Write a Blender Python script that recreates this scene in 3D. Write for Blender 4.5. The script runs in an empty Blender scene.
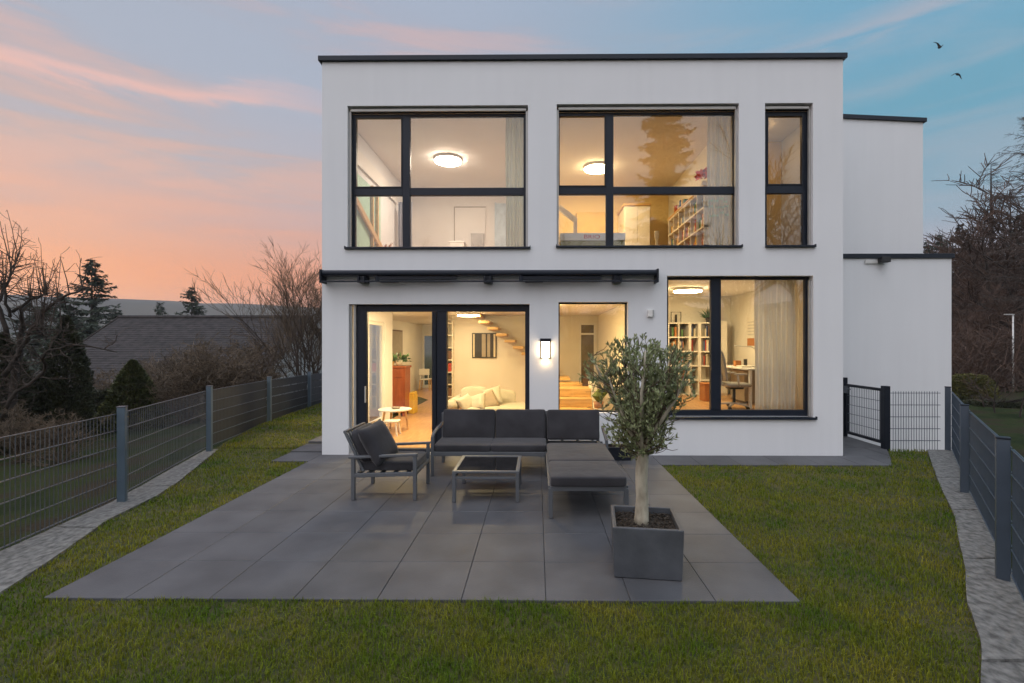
import bpy, math, random
import numpy as np
from mathutils import Vector, Matrix, noise

SC = bpy.context.scene
COL = SC.collection
R = math.radians
rng = random.Random(7)
nrg = np.random.default_rng(7)

# ------------------------------------------------------------------ measuring
CAMH, FPX, CXP, CYP, YAW = 1.82, 480.0, 532.5, 344.0, 0.0096


def px(u, Y):
    t = (u - CXP) / FPX
    return Y * (t * math.cos(YAW) - math.sin(YAW)) / (t * math.sin(YAW) + math.cos(YAW))


def pz(v, Y):
    return CAMH - (v - CYP) * Y / FPX


def sstep(a, b, x):
    t = max(0.0, min(1.0, (x - a) / (b - a)))
    return t * t * (3 - 2 * t)


# ------------------------------------------------------------------ materials
def srgb(r, g, b):
    f = lambda c: ((c / 255 + 0.055) / 1.055) ** 2.4 if c > 10 else c / 255 / 12.92
    return (f(r), f(g), f(b))


def new_mat(name):
    m = bpy.data.materials.new(name)
    m.use_nodes = True
    nt = m.node_tree
    nt.nodes.clear()
    out = nt.nodes.new('ShaderNodeOutputMaterial')
    return m, nt, out


def N(nt, t, **kw):
    n = nt.nodes.new(t)
    for k, v in kw.items():
        setattr(n, k, v)
    return n


def mat(name, col, rough=0.6, metal=0.0, var=0.12, vscale=6.0, bump=0.0, bscale=60.0, col2=None,
        island=0.0, spec=0.5, stretch=(1, 1, 1), sheen=0.0, detail=5.0, transl=0.0):
    m, nt, out = new_mat(name)
    L = nt.links.new
    b = N(nt, 'ShaderNodeBsdfPrincipled')
    b.inputs['Roughness'].default_value = rough
    b.inputs['Metallic'].default_value = metal
    b.inputs['Specular IOR Level'].default_value = spec
    if sheen:
        b.inputs['Sheen Weight'].default_value = sheen
    tc = N(nt, 'ShaderNodeTexCoord')
    mp = N(nt, 'ShaderNodeMapping')
    mp.inputs['Scale'].default_value = stretch
    L(tc.outputs['Object'], mp.inputs['Vector'])
    no = N(nt, 'ShaderNodeTexNoise')
    no.inputs['Scale'].default_value = vscale
    no.inputs['Detail'].default_value = detail
    L(mp.outputs[0], no.inputs['Vector'])
    ramp = N(nt, 'ShaderNodeValToRGB')
    c2 = col2 if col2 else tuple(c * (1 + var) for c in col)
    c1 = col if col2 else tuple(c * (1 - var) for c in col)
    ramp.color_ramp.elements[0].position = 0.32
    ramp.color_ramp.elements[1].position = 0.68
    ramp.color_ramp.elements[0].color = (*c1, 1)
    ramp.color_ramp.elements[1].color = (*c2, 1)
    L(no.outputs['Fac'], ramp.inputs['Fac'])
    csock = ramp.outputs['Color']
    if island:
        ge = N(nt, 'ShaderNodeNewGeometry')
        mr = N(nt, 'ShaderNodeMapRange')
        mr.inputs['To Min'].default_value = 1 - island
        mr.inputs['To Max'].default_value = 1 + island
        L(ge.outputs['Random Per Island'], mr.inputs['Value'])
        vm = N(nt, 'ShaderNodeVectorMath', operation='SCALE')
        L(csock, vm.inputs[0])
        L(mr.outputs[0], vm.inputs['Scale'])
        csock = vm.outputs[0]
    L(csock, b.inputs['Base Color'])
    if bump:
        nb = N(nt, 'ShaderNodeTexNoise')
        nb.inputs['Scale'].default_value = bscale
        nb.inputs['Detail'].default_value = 6
        L(mp.outputs[0], nb.inputs['Vector'])
        bm = N(nt, 'ShaderNodeBump')
        bm.inputs['Strength'].default_value = bump
        bm.inputs['Distance'].default_value = 0.01
        L(nb.outputs['Fac'], bm.inputs['Height'])
        L(bm.outputs[0], b.inputs['Normal'])
    if transl:
        tr = N(nt, 'ShaderNodeBsdfTranslucent')
        L(csock, tr.inputs['Color'])
        mx = N(nt, 'ShaderNodeMixShader')
        mx.inputs[0].default_value = transl
        L(b.outputs[0], mx.inputs[1])
        L(tr.outputs[0], mx.inputs[2])
        L(mx.outputs[0], out.inputs[0])
    else:
        L(b.outputs[0], out.inputs[0])
    return m


def emit(name, col, s):
    m, nt, out = new_mat(name)
    e = N(nt, 'ShaderNodeEmission')
    e.inputs[0].default_value = (*col, 1)
    e.inputs[1].default_value = s
    nt.links.new(e.outputs[0], out.inputs[0])
    return m


def glass_mat(name, boost=1.0, tint=(0.97, 0.98, 0.97)):
    m, nt, out = new_mat(name)
    L = nt.links.new
    tr = N(nt, 'ShaderNodeBsdfTransparent')
    tr.inputs[0].default_value = (*tint, 1)
    gl = N(nt, 'ShaderNodeBsdfGlossy')
    gl.inputs['Roughness'].default_value = 0.004
    fr = N(nt, 'ShaderNodeLayerWeight')
    fr.inputs['Blend'].default_value = 0.5
    pw = N(nt, 'ShaderNodeMath', operation='POWER')
    pw.inputs[1].default_value = 5.0
    mu = N(nt, 'ShaderNodeMath', operation='MULTIPLY_ADD', use_clamp=True)
    mu.inputs[1].default_value = 0.9
    mu.inputs[2].default_value = 0.042 * boost
    L(fr.outputs['Facing'], pw.inputs[0])
    L(pw.outputs[0], mu.inputs[0])
    mx = N(nt, 'ShaderNodeMixShader')
    L(mu.outputs[0], mx.inputs[0])
    L(tr.outputs[0], mx.inputs[1])
    L(gl.outputs[0], mx.inputs[2])
    L(mx.outputs[0], out.inputs[0])
    return m


def sheer_mat(name, col, transp):
    m, nt, out = new_mat(name)
    L = nt.links.new
    tr = N(nt, 'ShaderNodeBsdfTransparent')
    di = N(nt, 'ShaderNodeBsdfDiffuse')
    tl = N(nt, 'ShaderNodeBsdfTranslucent')
    tc = N(nt, 'ShaderNodeTexCoord')
    mp = N(nt, 'ShaderNodeMapping')
    mp.inputs['Scale'].default_value = (90, 90, 8)
    L(tc.outputs['Object'], mp.inputs[0])
    no = N(nt, 'ShaderNodeTexNoise')
    no.inputs['Scale'].default_value = 1.0
    L(mp.outputs[0], no.inputs['Vector'])
    cr = N(nt, 'ShaderNodeValToRGB')
    cr.color_ramp.elements[0].color = (*[c * 0.85 for c in col], 1)
    cr.color_ramp.elements[1].color = (*col, 1)
    L(no.outputs['Fac'], cr.inputs[0])
    L(cr.outputs[0], di.inputs[0])
    L(cr.outputs[0], tl.inputs[0])
    a = N(nt, 'ShaderNodeMixShader')
    a.inputs[0].default_value = 0.5
    L(di.outputs[0], a.inputs[1])
    L(tl.outputs[0], a.inputs[2])
    b = N(nt, 'ShaderNodeMixShader')
    b.inputs[0].default_value = transp
    L(a.outputs[0], b.inputs[1])
    L(tr.outputs[0], b.inputs[2])
    L(b.outputs[0], out.inputs[0])
    return m


def plaster_mat(name, col):
    """fine scraped render with faint rain streaks and blotches"""
    m, nt, out = new_mat(name)
    L = nt.links.new
    b = N(nt, 'ShaderNodeBsdfPrincipled')
    b.inputs['Roughness'].default_value = 0.9
    b.inputs['Specular IOR Level'].default_value = 0.2
    tc = N(nt, 'ShaderNodeTexCoord')
    big = N(nt, 'ShaderNodeTexNoise')
    big.inputs['Scale'].default_value = 0.7
    big.inputs['Detail'].default_value = 4
    L(tc.outputs['Object'], big.inputs['Vector'])
    mp = N(nt, 'ShaderNodeMapping')
    mp.inputs['Scale'].default_value = (7, 7, 0.35)
    L(tc.outputs['Object'], mp.inputs[0])
    st = N(nt, 'ShaderNodeTexNoise')
    st.inputs['Scale'].default_value = 1.0
    L(mp.outputs[0], st.inputs['Vector'])
    ad = N(nt, 'ShaderNodeMath', operation='ADD')
    L(big.outputs['Fac'], ad.inputs[0])
    L(st.outputs['Fac'], ad.inputs[1])
    cr = N(nt, 'ShaderNodeValToRGB')
    cr.color_ramp.elements[0].position = 0.35
    cr.color_ramp.elements[1].position = 0.65
    cr.color_ramp.elements[0].color = (*[c * 0.955 for c in col], 1)
    cr.color_ramp.elements[1].color = (*col, 1)
    hv = N(nt, 'ShaderNodeMath', operation='MULTIPLY')
    hv.inputs[1].default_value = 0.5
    L(ad.outputs[0], hv.inputs[0])
    L(hv.outputs[0], cr.inputs[0])
    L(cr.outputs[0], b.inputs['Base Color'])
    fn = N(nt, 'ShaderNodeTexNoise')
    fn.inputs['Scale'].default_value = 190
    fn.inputs['Detail'].default_value = 3
    L(tc.outputs['Object'], fn.inputs['Vector'])
    bp = N(nt, 'ShaderNodeBump')
    bp.inputs['Strength'].default_value = 0.35
    bp.inputs['Distance'].default_value = 0.004
    L(fn.outputs['Fac'], bp.inputs['Height'])
    L(bp.outputs[0], b.inputs['Normal'])
    L(b.outputs[0], out.inputs[0])
    return m


M = {}
M['plaster'] = plaster_mat('white_render', (0.77, 0.775, 0.785))
M['anthracite'] = mat('anthracite_powder_coat', srgb(29, 35, 46), 0.42, var=0.08, vscale=3, bump=0.05, bscale=300, spec=0.3)
M['anthracite_dark'] = mat('black_aluminium', srgb(24, 29, 38), 0.45, var=0.08, spec=0.3)
M['alu'] = mat('brushed_aluminium', (0.42, 0.41, 0.39), 0.45, 0.3, var=0.06)
M['alu_light'] = mat('pale_aluminium', (0.62, 0.61, 0.58), 0.5, 0.1, var=0.05)
M['glass'] = glass_mat('window_glass', 1.75)
M['glass_in'] = glass_mat('interior_glass', 1.0)
M['tile'] = mat('dark_porcelain_tile', srgb(82, 82, 84), 0.52, var=0.2, vscale=2.2, bump=0.2, bscale=70, island=0.09, detail=10, spec=0.25)
M['joint'] = mat('dark_joint_sand', (0.05, 0.048, 0.045), 0.95)
M['granite'] = mat('rough_granite', (0.07, 0.068, 0.063), 0.9, col2=(0.215, 0.21, 0.195), vscale=22, bump=.8, bscale=40, detail=12, stretch=(1, .7, 1))
M['fence'] = mat('grey_blue_powder_coat', srgb(80, 95, 107), 0.42, var=0.07, vscale=4)
M['fence_dark'] = mat('dark_fence_coat', srgb(64, 75, 87), 0.42, var=0.07, vscale=4)
M['rod'] = mat('galvanised_rod', (0.085, 0.095, 0.11), 0.45, 0.2, var=0.1)
M['slat'] = mat('brown_privacy_strip', (0.022, 0.022, 0.023), 0.7, var=0.2, vscale=10, stretch=(1, 1, 6))
M['slat_dark'] = mat('slate_privacy_strip', (0.035, 0.043, 0.055), 0.6, var=0.15, vscale=10, stretch=(1, 1, 6))
M['soil'] = mat('bark_mulch', (0.012, 0.009, 0.006), 0.95, col2=(0.06, 0.042, 0.028), vscale=60, bump=1.0, bscale=50)
M['fabric'] = mat('charcoal_outdoor_fabric', srgb(52, 51, 54), 0.88, var=0.22, vscale=4, bump=0.7, bscale=9, sheen=0.15, spec=0.2)
M['frame'] = mat('grey_lacquered_steel', srgb(92, 95, 99), 0.42, 0.15, var=0.06)
M['slate_pot'] = mat('grey_fibre_cement', srgb(72, 75, 80), 0.55, var=0.25, vscale=5, bump=0.15, bscale=40, detail=9)
M['black_glass'] = mat('black_table_glass', (0.012, 0.012, 0.013), 0.06, var=0.05, spec=0.8)
M['room'] = mat('cream_interior_paint', (0.78, 0.74, 0.66), 0.8, var=0.03, vscale=2)
M['room_white'] = mat('white_interior_paint', (0.80, 0.77, 0.73), 0.8, var=0.03, vscale=2)
M['room_yellow'] = mat('yellow_interior_paint', (0.80, 0.62, 0.30), 0.8, var=0.03, vscale=2)
M['oak'] = mat('honey_oak', (0.52, 0.31, 0.11), 0.42, col2=(0.68, 0.44, 0.19), vscale=3, stretch=(1, 9, 9), bump=0.05)
M['oak2'] = mat('oak_parquet', (0.40, 0.21, 0.08), 0.35, col2=(0.56, 0.32, 0.14), vscale=2.5, stretch=(8, 1, 1))
M['cherry'] = mat('cherry_veneer', (0.24, 0.055, 0.018), 0.25, col2=(0.36, 0.095, 0.03), vscale=2.5, stretch=(6, 6, 1))
M['white_lacquer'] = mat('white_lacquer', (0.78, 0.76, 0.72), 0.4, var=0.03)
M['shelf'] = mat('cream_shelf_board', (0.78, 0.73, 0.63), 0.45, var=0.03)
M['shelf_back'] = mat('taupe_back_board', (0.34, 0.29, 0.22), 0.7, var=0.1)
M['sofa'] = mat('cream_sofa_cloth', (0.36, 0.325, 0.26), 0.9, var=0.06, vscale=8, bump=0.2, bscale=30, sheen=0.2)
M['taupe'] = mat('taupe_cushion_cloth', (0.28, 0.22, 0.16), 0.9, var=0.1, vscale=9, bump=0.2)
M['black'] = mat('black_plastic', (0.015, 0.015, 0.016), 0.45)
M['grey_mesh'] = mat('grey_chair_mesh', (0.33, 0.31, 0.28), 0.7, var=0.1)
M['chair_plastic'] = mat('pale_grey_plastic', (0.45, 0.43, 0.40), 0.5)
M['paper'] = mat('printed_paper', (0.75, 0.70, 0.60), 0.7, var=0.05)
M['green_panel'] = mat('mint_green_panel', (0.40, 0.62, 0.50), 0.6, var=0.08)
M['leaf_green'] = mat('house_plant_leaf', (0.05, 0.12, 0.03), 0.5, island=0.4)
M['olive_leaf'] = mat('olive_leaf', (0.16, 0.20, 0.075), 0.5, col2=(0.33, 0.36, 0.19), vscale=7, island=0.45, transl=0.25)
M['olive_bark'] = mat('olive_bark', (0.25, 0.22, 0.16), 0.9, col2=(0.52, 0.47, 0.36), vscale=14, bump=0.6, bscale=30, stretch=(1, 1, 0.4))
M['grass'] = mat('lawn_blade', (0.070, 0.138, 0.006), 0.6, col2=(0.225, 0.212, 0.020), vscale=1.7, island=0.4, detail=8, transl=0.3, spec=0.15)
M['lawn'] = mat('lawn_turf', (0.026, 0.036, 0.008), 0.95, col2=(0.08, 0.066, 0.02), vscale=14, bump=0.8, bscale=60, detail=9)
M['bark'] = mat('dark_bark', (0.035, 0.026, 0.02), 0.95, var=0.3, vscale=8, bump=0.5, bscale=20)
M['twig'] = mat('bare_twig', (0.062, 0.044, 0.034), 0.95, var=0.25, vscale=2)
M['twig_red'] = mat('reddish_twig', (0.085, 0.052, 0.036), 0.95, var=0.3, vscale=1.5)
M['twig_brown'] = mat('brown_dry_twig', (0.11, 0.078, 0.05), 0.95, var=0.3, vscale=1.5, island=0.4)
M['needle'] = mat('spruce_needle', (0.022, 0.036, 0.020), 0.7, col2=(0.05, 0.066, 0.034), vscale=1.2, island=0.4)
M['thuja'] = mat('thuja_scale_leaf', (0.016, 0.022, 0.007), 0.7, col2=(0.045, 0.048, 0.016), vscale=3, island=0.45)
M['thuja2'] = mat('conical_cypress_leaf', (0.03, 0.04, 0.008), 0.7, col2=(0.08, 0.082, 0.018), vscale=3, island=0.45)
M['gold_bush'] = mat('golden_conifer_leaf', (0.05, 0.055, 0.008), 0.7, col2=(0.12, 0.11, 0.018), vscale=2, island=0.4)
M['roof_tile'] = mat('weathered_roof_tile', (0.019, 0.016, 0.0155), 0.9, col2=(0.048, 0.040, 0.038), vscale=3.5, bump=0.5, bscale=12, detail=10, island=0.12)
M['neighbour_wall'] = mat('neighbour_render', (0.45, 0.43, 0.41), 0.9)
M['white_wall'] = mat('pale_blue_white_render', (0.62, 0.64, 0.70), 0.9)
M['road'] = mat('asphalt', (0.05, 0.05, 0.05), 0.9, var=0.15, vscale=20)
M['lamp_white'] = mat('opal_rim', (0.8, 0.78, 0.74), 0.4)
M['cactus'] = mat('cactus_skin', (0.10, 0.13, 0.02), 0.7, var=0.2, vscale=20, bump=0.6, bscale=60)
M['terracotta'] = mat('terracotta', (0.42, 0.20, 0.10), 0.8)
M['bird'] = mat('dark_feather', (0.012, 0.012, 0.013), 0.8)
for nm, c in dict(red=(0.35, 0.035, 0.02), orange=(0.42, 0.16, 0.04), brown=(0.12, 0.06, 0.03), blue=(0.05, 0.09, 0.2),
                  green=(0.08, 0.18, 0.06), cream=(0.65, 0.56, 0.4), dark=(0.03, 0.025, 0.022), yellow=(0.65, 0.42, 0.05)).items():
    M['b_' + nm] = mat(nm + '_binding', c, 0.6, var=0.08)

# ------------------------------------------------------------------ mesh builder
ORG = {}


class MB:
    def __init__(s):
        s.v, s.f, s.n, s.mi = [], [], 0, 0

    def add(s, verts, faces):
        """verts (n,3); faces: list of index arrays (m,k)"""
        verts = np.asarray(verts, dtype=np.float64).reshape(-1, 3)
        s.v.append(verts)
        if isinstance(faces, np.ndarray):
            faces = [faces]
        for fa in faces:
            fa = np.asarray(fa, dtype=np.int64)
            s.f.append((fa + s.n, s.mi))
        s.n += len(verts)
        return s

    def box(s, x0, x1, y0, y1, z0, z1, mtx=None):
        x0, x1 = min(x0, x1), max(x0, x1); y0, y1 = min(y0, y1), max(y0, y1); z0, z1 = min(z0, z1), max(z0, z1)
        v = np.array([(x0, y0, z0), (x1, y0, z0), (x1, y1, z0), (x0, y1, z0),
                      (x0, y0, z1), (x1, y0, z1), (x1, y1, z1), (x0, y1, z1)], float)
        if mtx is not None:
            v = np.array([tuple(mtx @ Vector(q)) for q in v])
        f = np.array([(0, 3, 2, 1), (4, 5, 6, 7), (0, 1, 5, 4), (1, 2, 6, 5), (2, 3, 7, 6), (3, 0, 4, 7)])
        return s.add(v, f)

    def bar(s, p, q, w, h=None, up=(0, 0, 1)):
        """rectangular bar from p to q"""
        h = h or w
        p, q = Vector(p), Vector(q)
        d = (q - p)
        L = d.length
        d.normalize()
        upv = Vector(up)
        if abs(d.dot(upv)) > 0.98:
            upv = Vector((0, 1, 0))
        sx = d.cross(upv).normalized()
        sz = sx.cross(d).normalized()
        vs = []
        for base in (p, q):
            for a, b in ((-1, -1), (1, -1), (1, 1), (-1, 1)):
                vs.append(base + sx * a * w / 2 + sz * b * h / 2)
        return s.add([tuple(v) for v in vs], np.array([(0, 1, 2, 3), (7, 6, 5, 4), (0, 4, 5, 1), (1, 5, 6, 2), (2, 6, 7, 3), (3, 7, 4, 0)]))

    def tube(s, pts, rad, n=8, cap=True):
        P = np.asarray(pts, float)
        m = len(P)
        rad = np.broadcast_to(np.asarray(rad, float), (m,))
        T = np.gradient(P, axis=0)
        T /= (np.linalg.norm(T, axis=1)[:, None] + 1e-9)
        ref = np.array([0.31, 0.17, 0.93])
        if abs(T[0] @ ref) > 0.9:
            ref = np.array([1.0, 0, 0])
        A = np.cross(T, ref)
        A /= (np.linalg.norm(A, axis=1)[:, None] + 1e-9)
        B = np.cross(T, A)
        an = np.arange(n) * 2 * math.pi / n
        ring = A[:, None, :] * np.cos(an)[None, :, None] + B[:, None, :] * np.sin(an)[None, :, None]
        V = (P[:, None, :] + ring * rad[:, None, None]).reshape(-1, 3)
        i = np.arange(m - 1)[:, None] * n
        j = np.arange(n)[None, :]
        k = (j + 1) % n
        F = np.stack([i + j, i + n + j, i + n + k, i + k], -1).reshape(-1, 4)
        fs = [F]
        if cap and n > 3:
            fs.append(np.arange(n)[None, :])
            fs.append((np.arange(n)[::-1] + (m - 1) * n)[None, :])
        return s.add(V, fs)

    def lathe(s, prof, c=(0, 0, 0), n=32):
        prof = np.asarray(prof, float)
        an = np.arange(n) * 2 * math.pi / n
        V = np.stack([prof[:, 0][:, None] * np.cos(an) + c[0], prof[:, 0][:, None] * np.sin(an) + c[1],
                      np.repeat(prof[:, 1][:, None], n, 1) + c[2]], -1).reshape(-1, 3)
        m = len(prof)
        i = np.arange(m - 1)[:, None] * n
        j = np.arange(n)[None, :]
        k = (j + 1) % n
        F = np.stack([i + j, i + k, i + n + k, i + n + j], -1).reshape(-1, 4)
        return s.add(V, F)

    def squad(s, c, size, e=0.22, mtx=None, nu=28, nv=18, puff=0.0, piping=False):
        """rounded cushion (superquadric); e small = boxy"""
        u = np.linspace(-math.pi, math.pi, nu, endpoint=False)
        v = np.linspace(-math.pi / 2, math.pi / 2, nv)
        f = lambda t, p: np.sign(t) * np.abs(t) ** p
        U, Vv = np.meshgrid(u, v)
        x = f(np.cos(Vv), e * 1.6) * f(np.cos(U), e)
        y = f(np.cos(Vv), e * 1.6) * f(np.sin(U), e)
        z = f(np.sin(Vv), e * 2.2)
        if puff:
            z = z * (1 + puff * (1 - x ** 2) * (1 - y ** 2))
        P = np.stack([x * size[0] / 2, y * size[1] / 2, z * size[2] / 2], -1).reshape(-1, 3)
        if mtx is not None:
            A = np.array(mtx.to_3x3())
            P = P @ A.T
        P = P + np.array(c)
        if piping:
            uu = np.linspace(-math.pi, math.pi, 97)
            for zf_ in (-.62, .62):
                k_ = .985 if abs(zf_) > .5 else 1
                q = np.stack([f(np.cos(uu), e) * size[0] / 2 * k_, f(np.sin(uu), e) * size[1] / 2 * k_, np.full(97, zf_ * size[2] / 2)], -1)
                if mtx is not None: q = q @ A.T
                s.tube(q + np.array(c), .0055, 6, cap=False)
        i = np.arange(nv - 1)[:, None] * nu
        j = np.arange(nu)[None, :]
        k = (j + 1) % nu
        F = np.stack([i + j, i + k, i + nu + k, i + nu + j], -1).reshape(-1, 4)
        return s.add(P, F)

    def pillow(s, c, w, h, t, mtx, n=14):
        """throw cushion with pinched corners; w along local x, h local y, thickness local z"""
        g = np.linspace(-1, 1, n)
        X, Y = np.meshgrid(g, g)
        pin = 1 - 0.10 * (1 - np.abs(X * Y)) * (np.abs(X) ** 6 + np.abs(Y) ** 6) * 0.6
        Z = np.sqrt(np.clip((1 - X ** 4) * (1 - Y ** 4), 0, 1)) * t / 2 + 0.004
        top = np.stack([X * w / 2 * pin, Y * h / 2 * pin, Z], -1).reshape(-1, 3)
        bot = np.stack([X * w / 2 * pin, Y * h / 2 * pin, -Z], -1).reshape(-1, 3)
        A = np.array(mtx.to_3x3())
        q = np.array([(a * n + b, a * n + b + 1, (a + 1) * n + b + 1, (a + 1) * n + b) for a in range(n - 1) for b in range(n - 1)])
        V = np.concatenate([top, bot]) @ A.T + np.array(c)
        edge = [b for b in range(n)] + [a * n + n - 1 for a in range(1, n)] + [(n - 1) * n + b for b in range(n - 2, -1, -1)] + [a * n for a in range(n - 2, 0, -1)]
        m = len(edge)
        rim = np.array([(edge[(i + 1) % m], edge[i], edge[i] + n * n, edge[(i + 1) % m] + n * n) for i in range(m)])
        return s.add(V, [q, q[:, ::-1] + n * n, rim])

    def leaves(s, P, D, Nn, ln, wd):
        """diamond leaves at points P along D with side vector from normal Nn"""
        D = D / (np.linalg.norm(D, axis=1)[:, None] + 1e-9)
        S = np.cross(D, Nn)
        S /= (np.linalg.norm(S, axis=1)[:, None] + 1e-9)
        ln = np.broadcast_to(ln, (len(P),))[:, None]
        wd = np.broadcast_to(wd, (len(P),))[:, None]
        V = np.stack([P, P + D * ln * .45 + S * wd / 2, P + D * ln, P + D * ln * .45 - S * wd / 2], 1).reshape(-1, 3)
        F = np.arange(len(P) * 4).reshape(-1, 4)
        return s.add(V, F)

    def build(s, name, m, parent=None, origin=None, smooth=False, bevel=0.0):
        V = np.concatenate(s.v)
        if parent is not None:
            org = ORG[parent.name]
        elif origin is not None:
            org = Vector(origin)
        else:
            lo, hi = V.min(0), V.max(0)
            org = Vector(((lo[0] + hi[0]) / 2, (lo[1] + hi[1]) / 2, lo[2]))
        V = V - np.array(org)
        me = bpy.data.meshes.new(name)
        me.vertices.add(len(V))
        me.vertices.foreach_set('co', V.astype(np.float32).ravel())
        loops = np.concatenate([f.ravel() for f, _ in s.f])
        sizes = np.concatenate([np.full(len(f), f.shape[1]) for f, _ in s.f])
        mi = np.concatenate([np.full(len(f), k) for f, k in s.f])
        starts = np.concatenate([[0], np.cumsum(sizes)[:-1]])
        me.loops.add(len(loops))
        me.loops.foreach_set('vertex_index', loops.astype(np.int32))
        me.polygons.add(len(sizes))
        me.polygons.foreach_set('loop_start', starts.astype(np.int32))
        me.polygons.foreach_set('loop_total', sizes.astype(np.int32))
        me.polygons.foreach_set('material_index', mi.astype(np.int32))
        me.polygons.foreach_set('use_smooth', np.full(len(sizes), bool(smooth)))
        me.update(calc_edges=True)
        me.validate()
        for mm in (m if isinstance(m, (list, tuple)) else [m]):
            me.materials.append(mm)
        ob = bpy.data.objects.new(name, me)
        COL.objects.link(ob)
        ORG[ob.name] = org
        if parent is not None:
            ob.parent = parent
        else:
            ob.location = org
        if bevel:
            b = ob.modifiers.new('bevel', 'BEVEL')
            b.width = bevel
            b.segments = 2
            b.limit_method = 'ANGLE'
            b.angle_limit = R(40)
        return ob


def tag(o, label=None, cat=None, group=None, kind=None):
    if label: o['label'] = label
    if cat: o['category'] = cat
    if group: o['group'] = group
    if kind: o['kind'] = kind
    return o


def thing(name, label, cat, loc, group=None):
    o = bpy.data.objects.new(name, None)
    o.empty_display_size = 0.1
    o.location = loc
    COL.objects.link(o)
    ORG[o.name] = Vector(loc)
    return tag(o, label, cat, group)


def dup(root, loc=None, rotz=None, label=None, group=None, scale=None):
    def cp(o, parent):
        c = o.copy()
        COL.objects.link(c)
        c.parent = parent
        for ch in o.children:
            cp(ch, c)
        return c
    r = cp(root, None)
    if loc is not None: r.location = loc
    if rotz is not None: r.rotation_euler = (0, 0, rotz)
    if scale is not None: r.scale = (scale,) * 3
    if label: r['label'] = label
    if group: r['group'] = group
    return r


def RZ(a): return Matrix.Rotation(a, 4, 'Z')
def RX(a): return Matrix.Rotation(a, 4, 'X')
def RY(a): return Matrix.Rotation(a, 4, 'Y')


def wall(mb, ax, a0, a1, z0, z1, d0, d1, ops=()):
    """wall with rectangular openings; ax='y': runs along x with thickness in y, ax='x': runs along y"""
    As = sorted({a0, a1, *[v for o in ops for v in o[:2]]})
    Zs = sorted({z0, z1, *[v for o in ops for v in o[2:]]})
    solid = {}
    for i in range(len(As) - 1):
        for k in range(len(Zs) - 1):
            ca, cz = (As[i] + As[i + 1]) / 2, (Zs[k] + Zs[k + 1]) / 2
            solid[i, k] = not any(o[0] < ca < o[1] and o[2] < cz < o[3] for o in ops)
    P = (lambda a, d, z: (a, d, z)) if ax == 'y' else (lambda a, d, z: (d, a, z))
    quads = []
    for (i, k), sld in solid.items():
        if not sld: continue
        A0, A1, Z0, Z1 = As[i], As[i + 1], Zs[k], Zs[k + 1]
        quads.append([P(A0, d0, Z0), P(A1, d0, Z0), P(A1, d0, Z1), P(A0, d0, Z1)])
        quads.append([P(A0, d1, Z0), P(A0, d1, Z1), P(A1, d1, Z1), P(A1, d1, Z0)])
        if not solid.get((i - 1, k)): quads.append([P(A0, d0, Z0), P(A0, d0, Z1), P(A0, d1, Z1), P(A0, d1, Z0)])
        if not solid.get((i + 1, k)): quads.append([P(A1, d0, Z0), P(A1, d1, Z0), P(A1, d1, Z1), P(A1, d0, Z1)])
        if not solid.get((i, k - 1)): quads.append([P(A0, d0, Z0), P(A0, d1, Z0), P(A1, d1, Z0), P(A1, d0, Z0)])
        if not solid.get((i, k + 1)): quads.append([P(A0, d0, Z1), P(A1, d0, Z1), P(A1, d1, Z1), P(A0, d1, Z1)])
    for q in quads:
        mb.add(q, np.array([[0, 1, 2, 3]]))
    return mb


# ================================================================== PLOT GEOMETRY
FL = [(-4.20, 0.2), (-4.40, 2.84), (-4.80, 5.50), (-5.57, 8.10), (-5.95, 10.6), (-6.2, 13.0), (-6.45, 15.5)]
FR = [(1.98, 1.57), (3.61, 3.75), (5.24, 5.93), (7.05, 8.30)]
GL = [(-3.3, 0.5), (-3.62, 2.5), (-3.94, 3.52), (-4.13, 4.1), (-4.46, 4.96), (-4.56, 5.71), (-4.74, 6.28), (-5.39, 7.94), (-5.6, 8.5), (-5.98, 11), (-6.45, 16)]
GR = [(1.3, 0.6), (2.36, 2.58), (2.72, 2.96), (3.06, 3.45), (3.45, 3.9), (4.5, 5.23), (5.22, 6.28), (6.54, 8.09), (6.75, 8.36)]
F = 7.87                       # front of the facade
PX0, PX1, PY0 = -3.55, 1.87, 3.41


def interp(pts, y):
    if y <= pts[0][1]: return pts[0][0]
    for (xa, ya), (xb, yb) in zip(pts, pts[1:]):
        if y <= yb: return xa + (xb - xa) * (y - ya) / (yb - ya)
    return pts[-1][0]


def lawn_z(x, y):
    return 0.13 * sstep(7.6, 10.2, y) * sstep(-3.4, -3.9, x)


def terrain_h(x, y):
    n = noise.noise(Vector((x * 0.11, y * 0.11, 3.1)))
    xl, xr = interp(FL, y), interp(FR, y)
    if y > 8.3: xr = 7.05
    h = -0.07
    if x < xl:
        d = xl - x
        h += -0.12 * sstep(0.1, 0.9, d) - 0.45 * sstep(0.8, 4.5, d) - 0.085 * max(0, min(d, 60) - 4.5) - 0.05 * max(0, min(d, 400) - 60)
        h += 0.12 * n * sstep(0.6, 4, d)
    elif x > xr:
        d = x - xr
        h += -0.35 * sstep(0.1, 1.2, d) - 0.15 * sstep(2, 8, d) + 0.16 * max(0, min(d, 80) - 17)
        h += 0.12 * n * sstep(0.6, 4, d)
    if y > 8.36 and x > 6.12 and x <= 9.5:
        h = min(h, -0.55)
    if y > 21 and xl <= x <= xr:
        h -= 0.03 * min(y - 21, 60)
    r = math.hypot(x, y)
    if r > 400:
        k = sstep(450, 1000, r)
        nn = noise.noise(Vector((x * 0.002, y * 0.002, 0.4))) + 0.4 * noise.noise(Vector((x * 0.008, y * 0.008, 2.0)))
        h = h * (1 - k) + k * (72 + 20 * nn)
    return h


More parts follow.
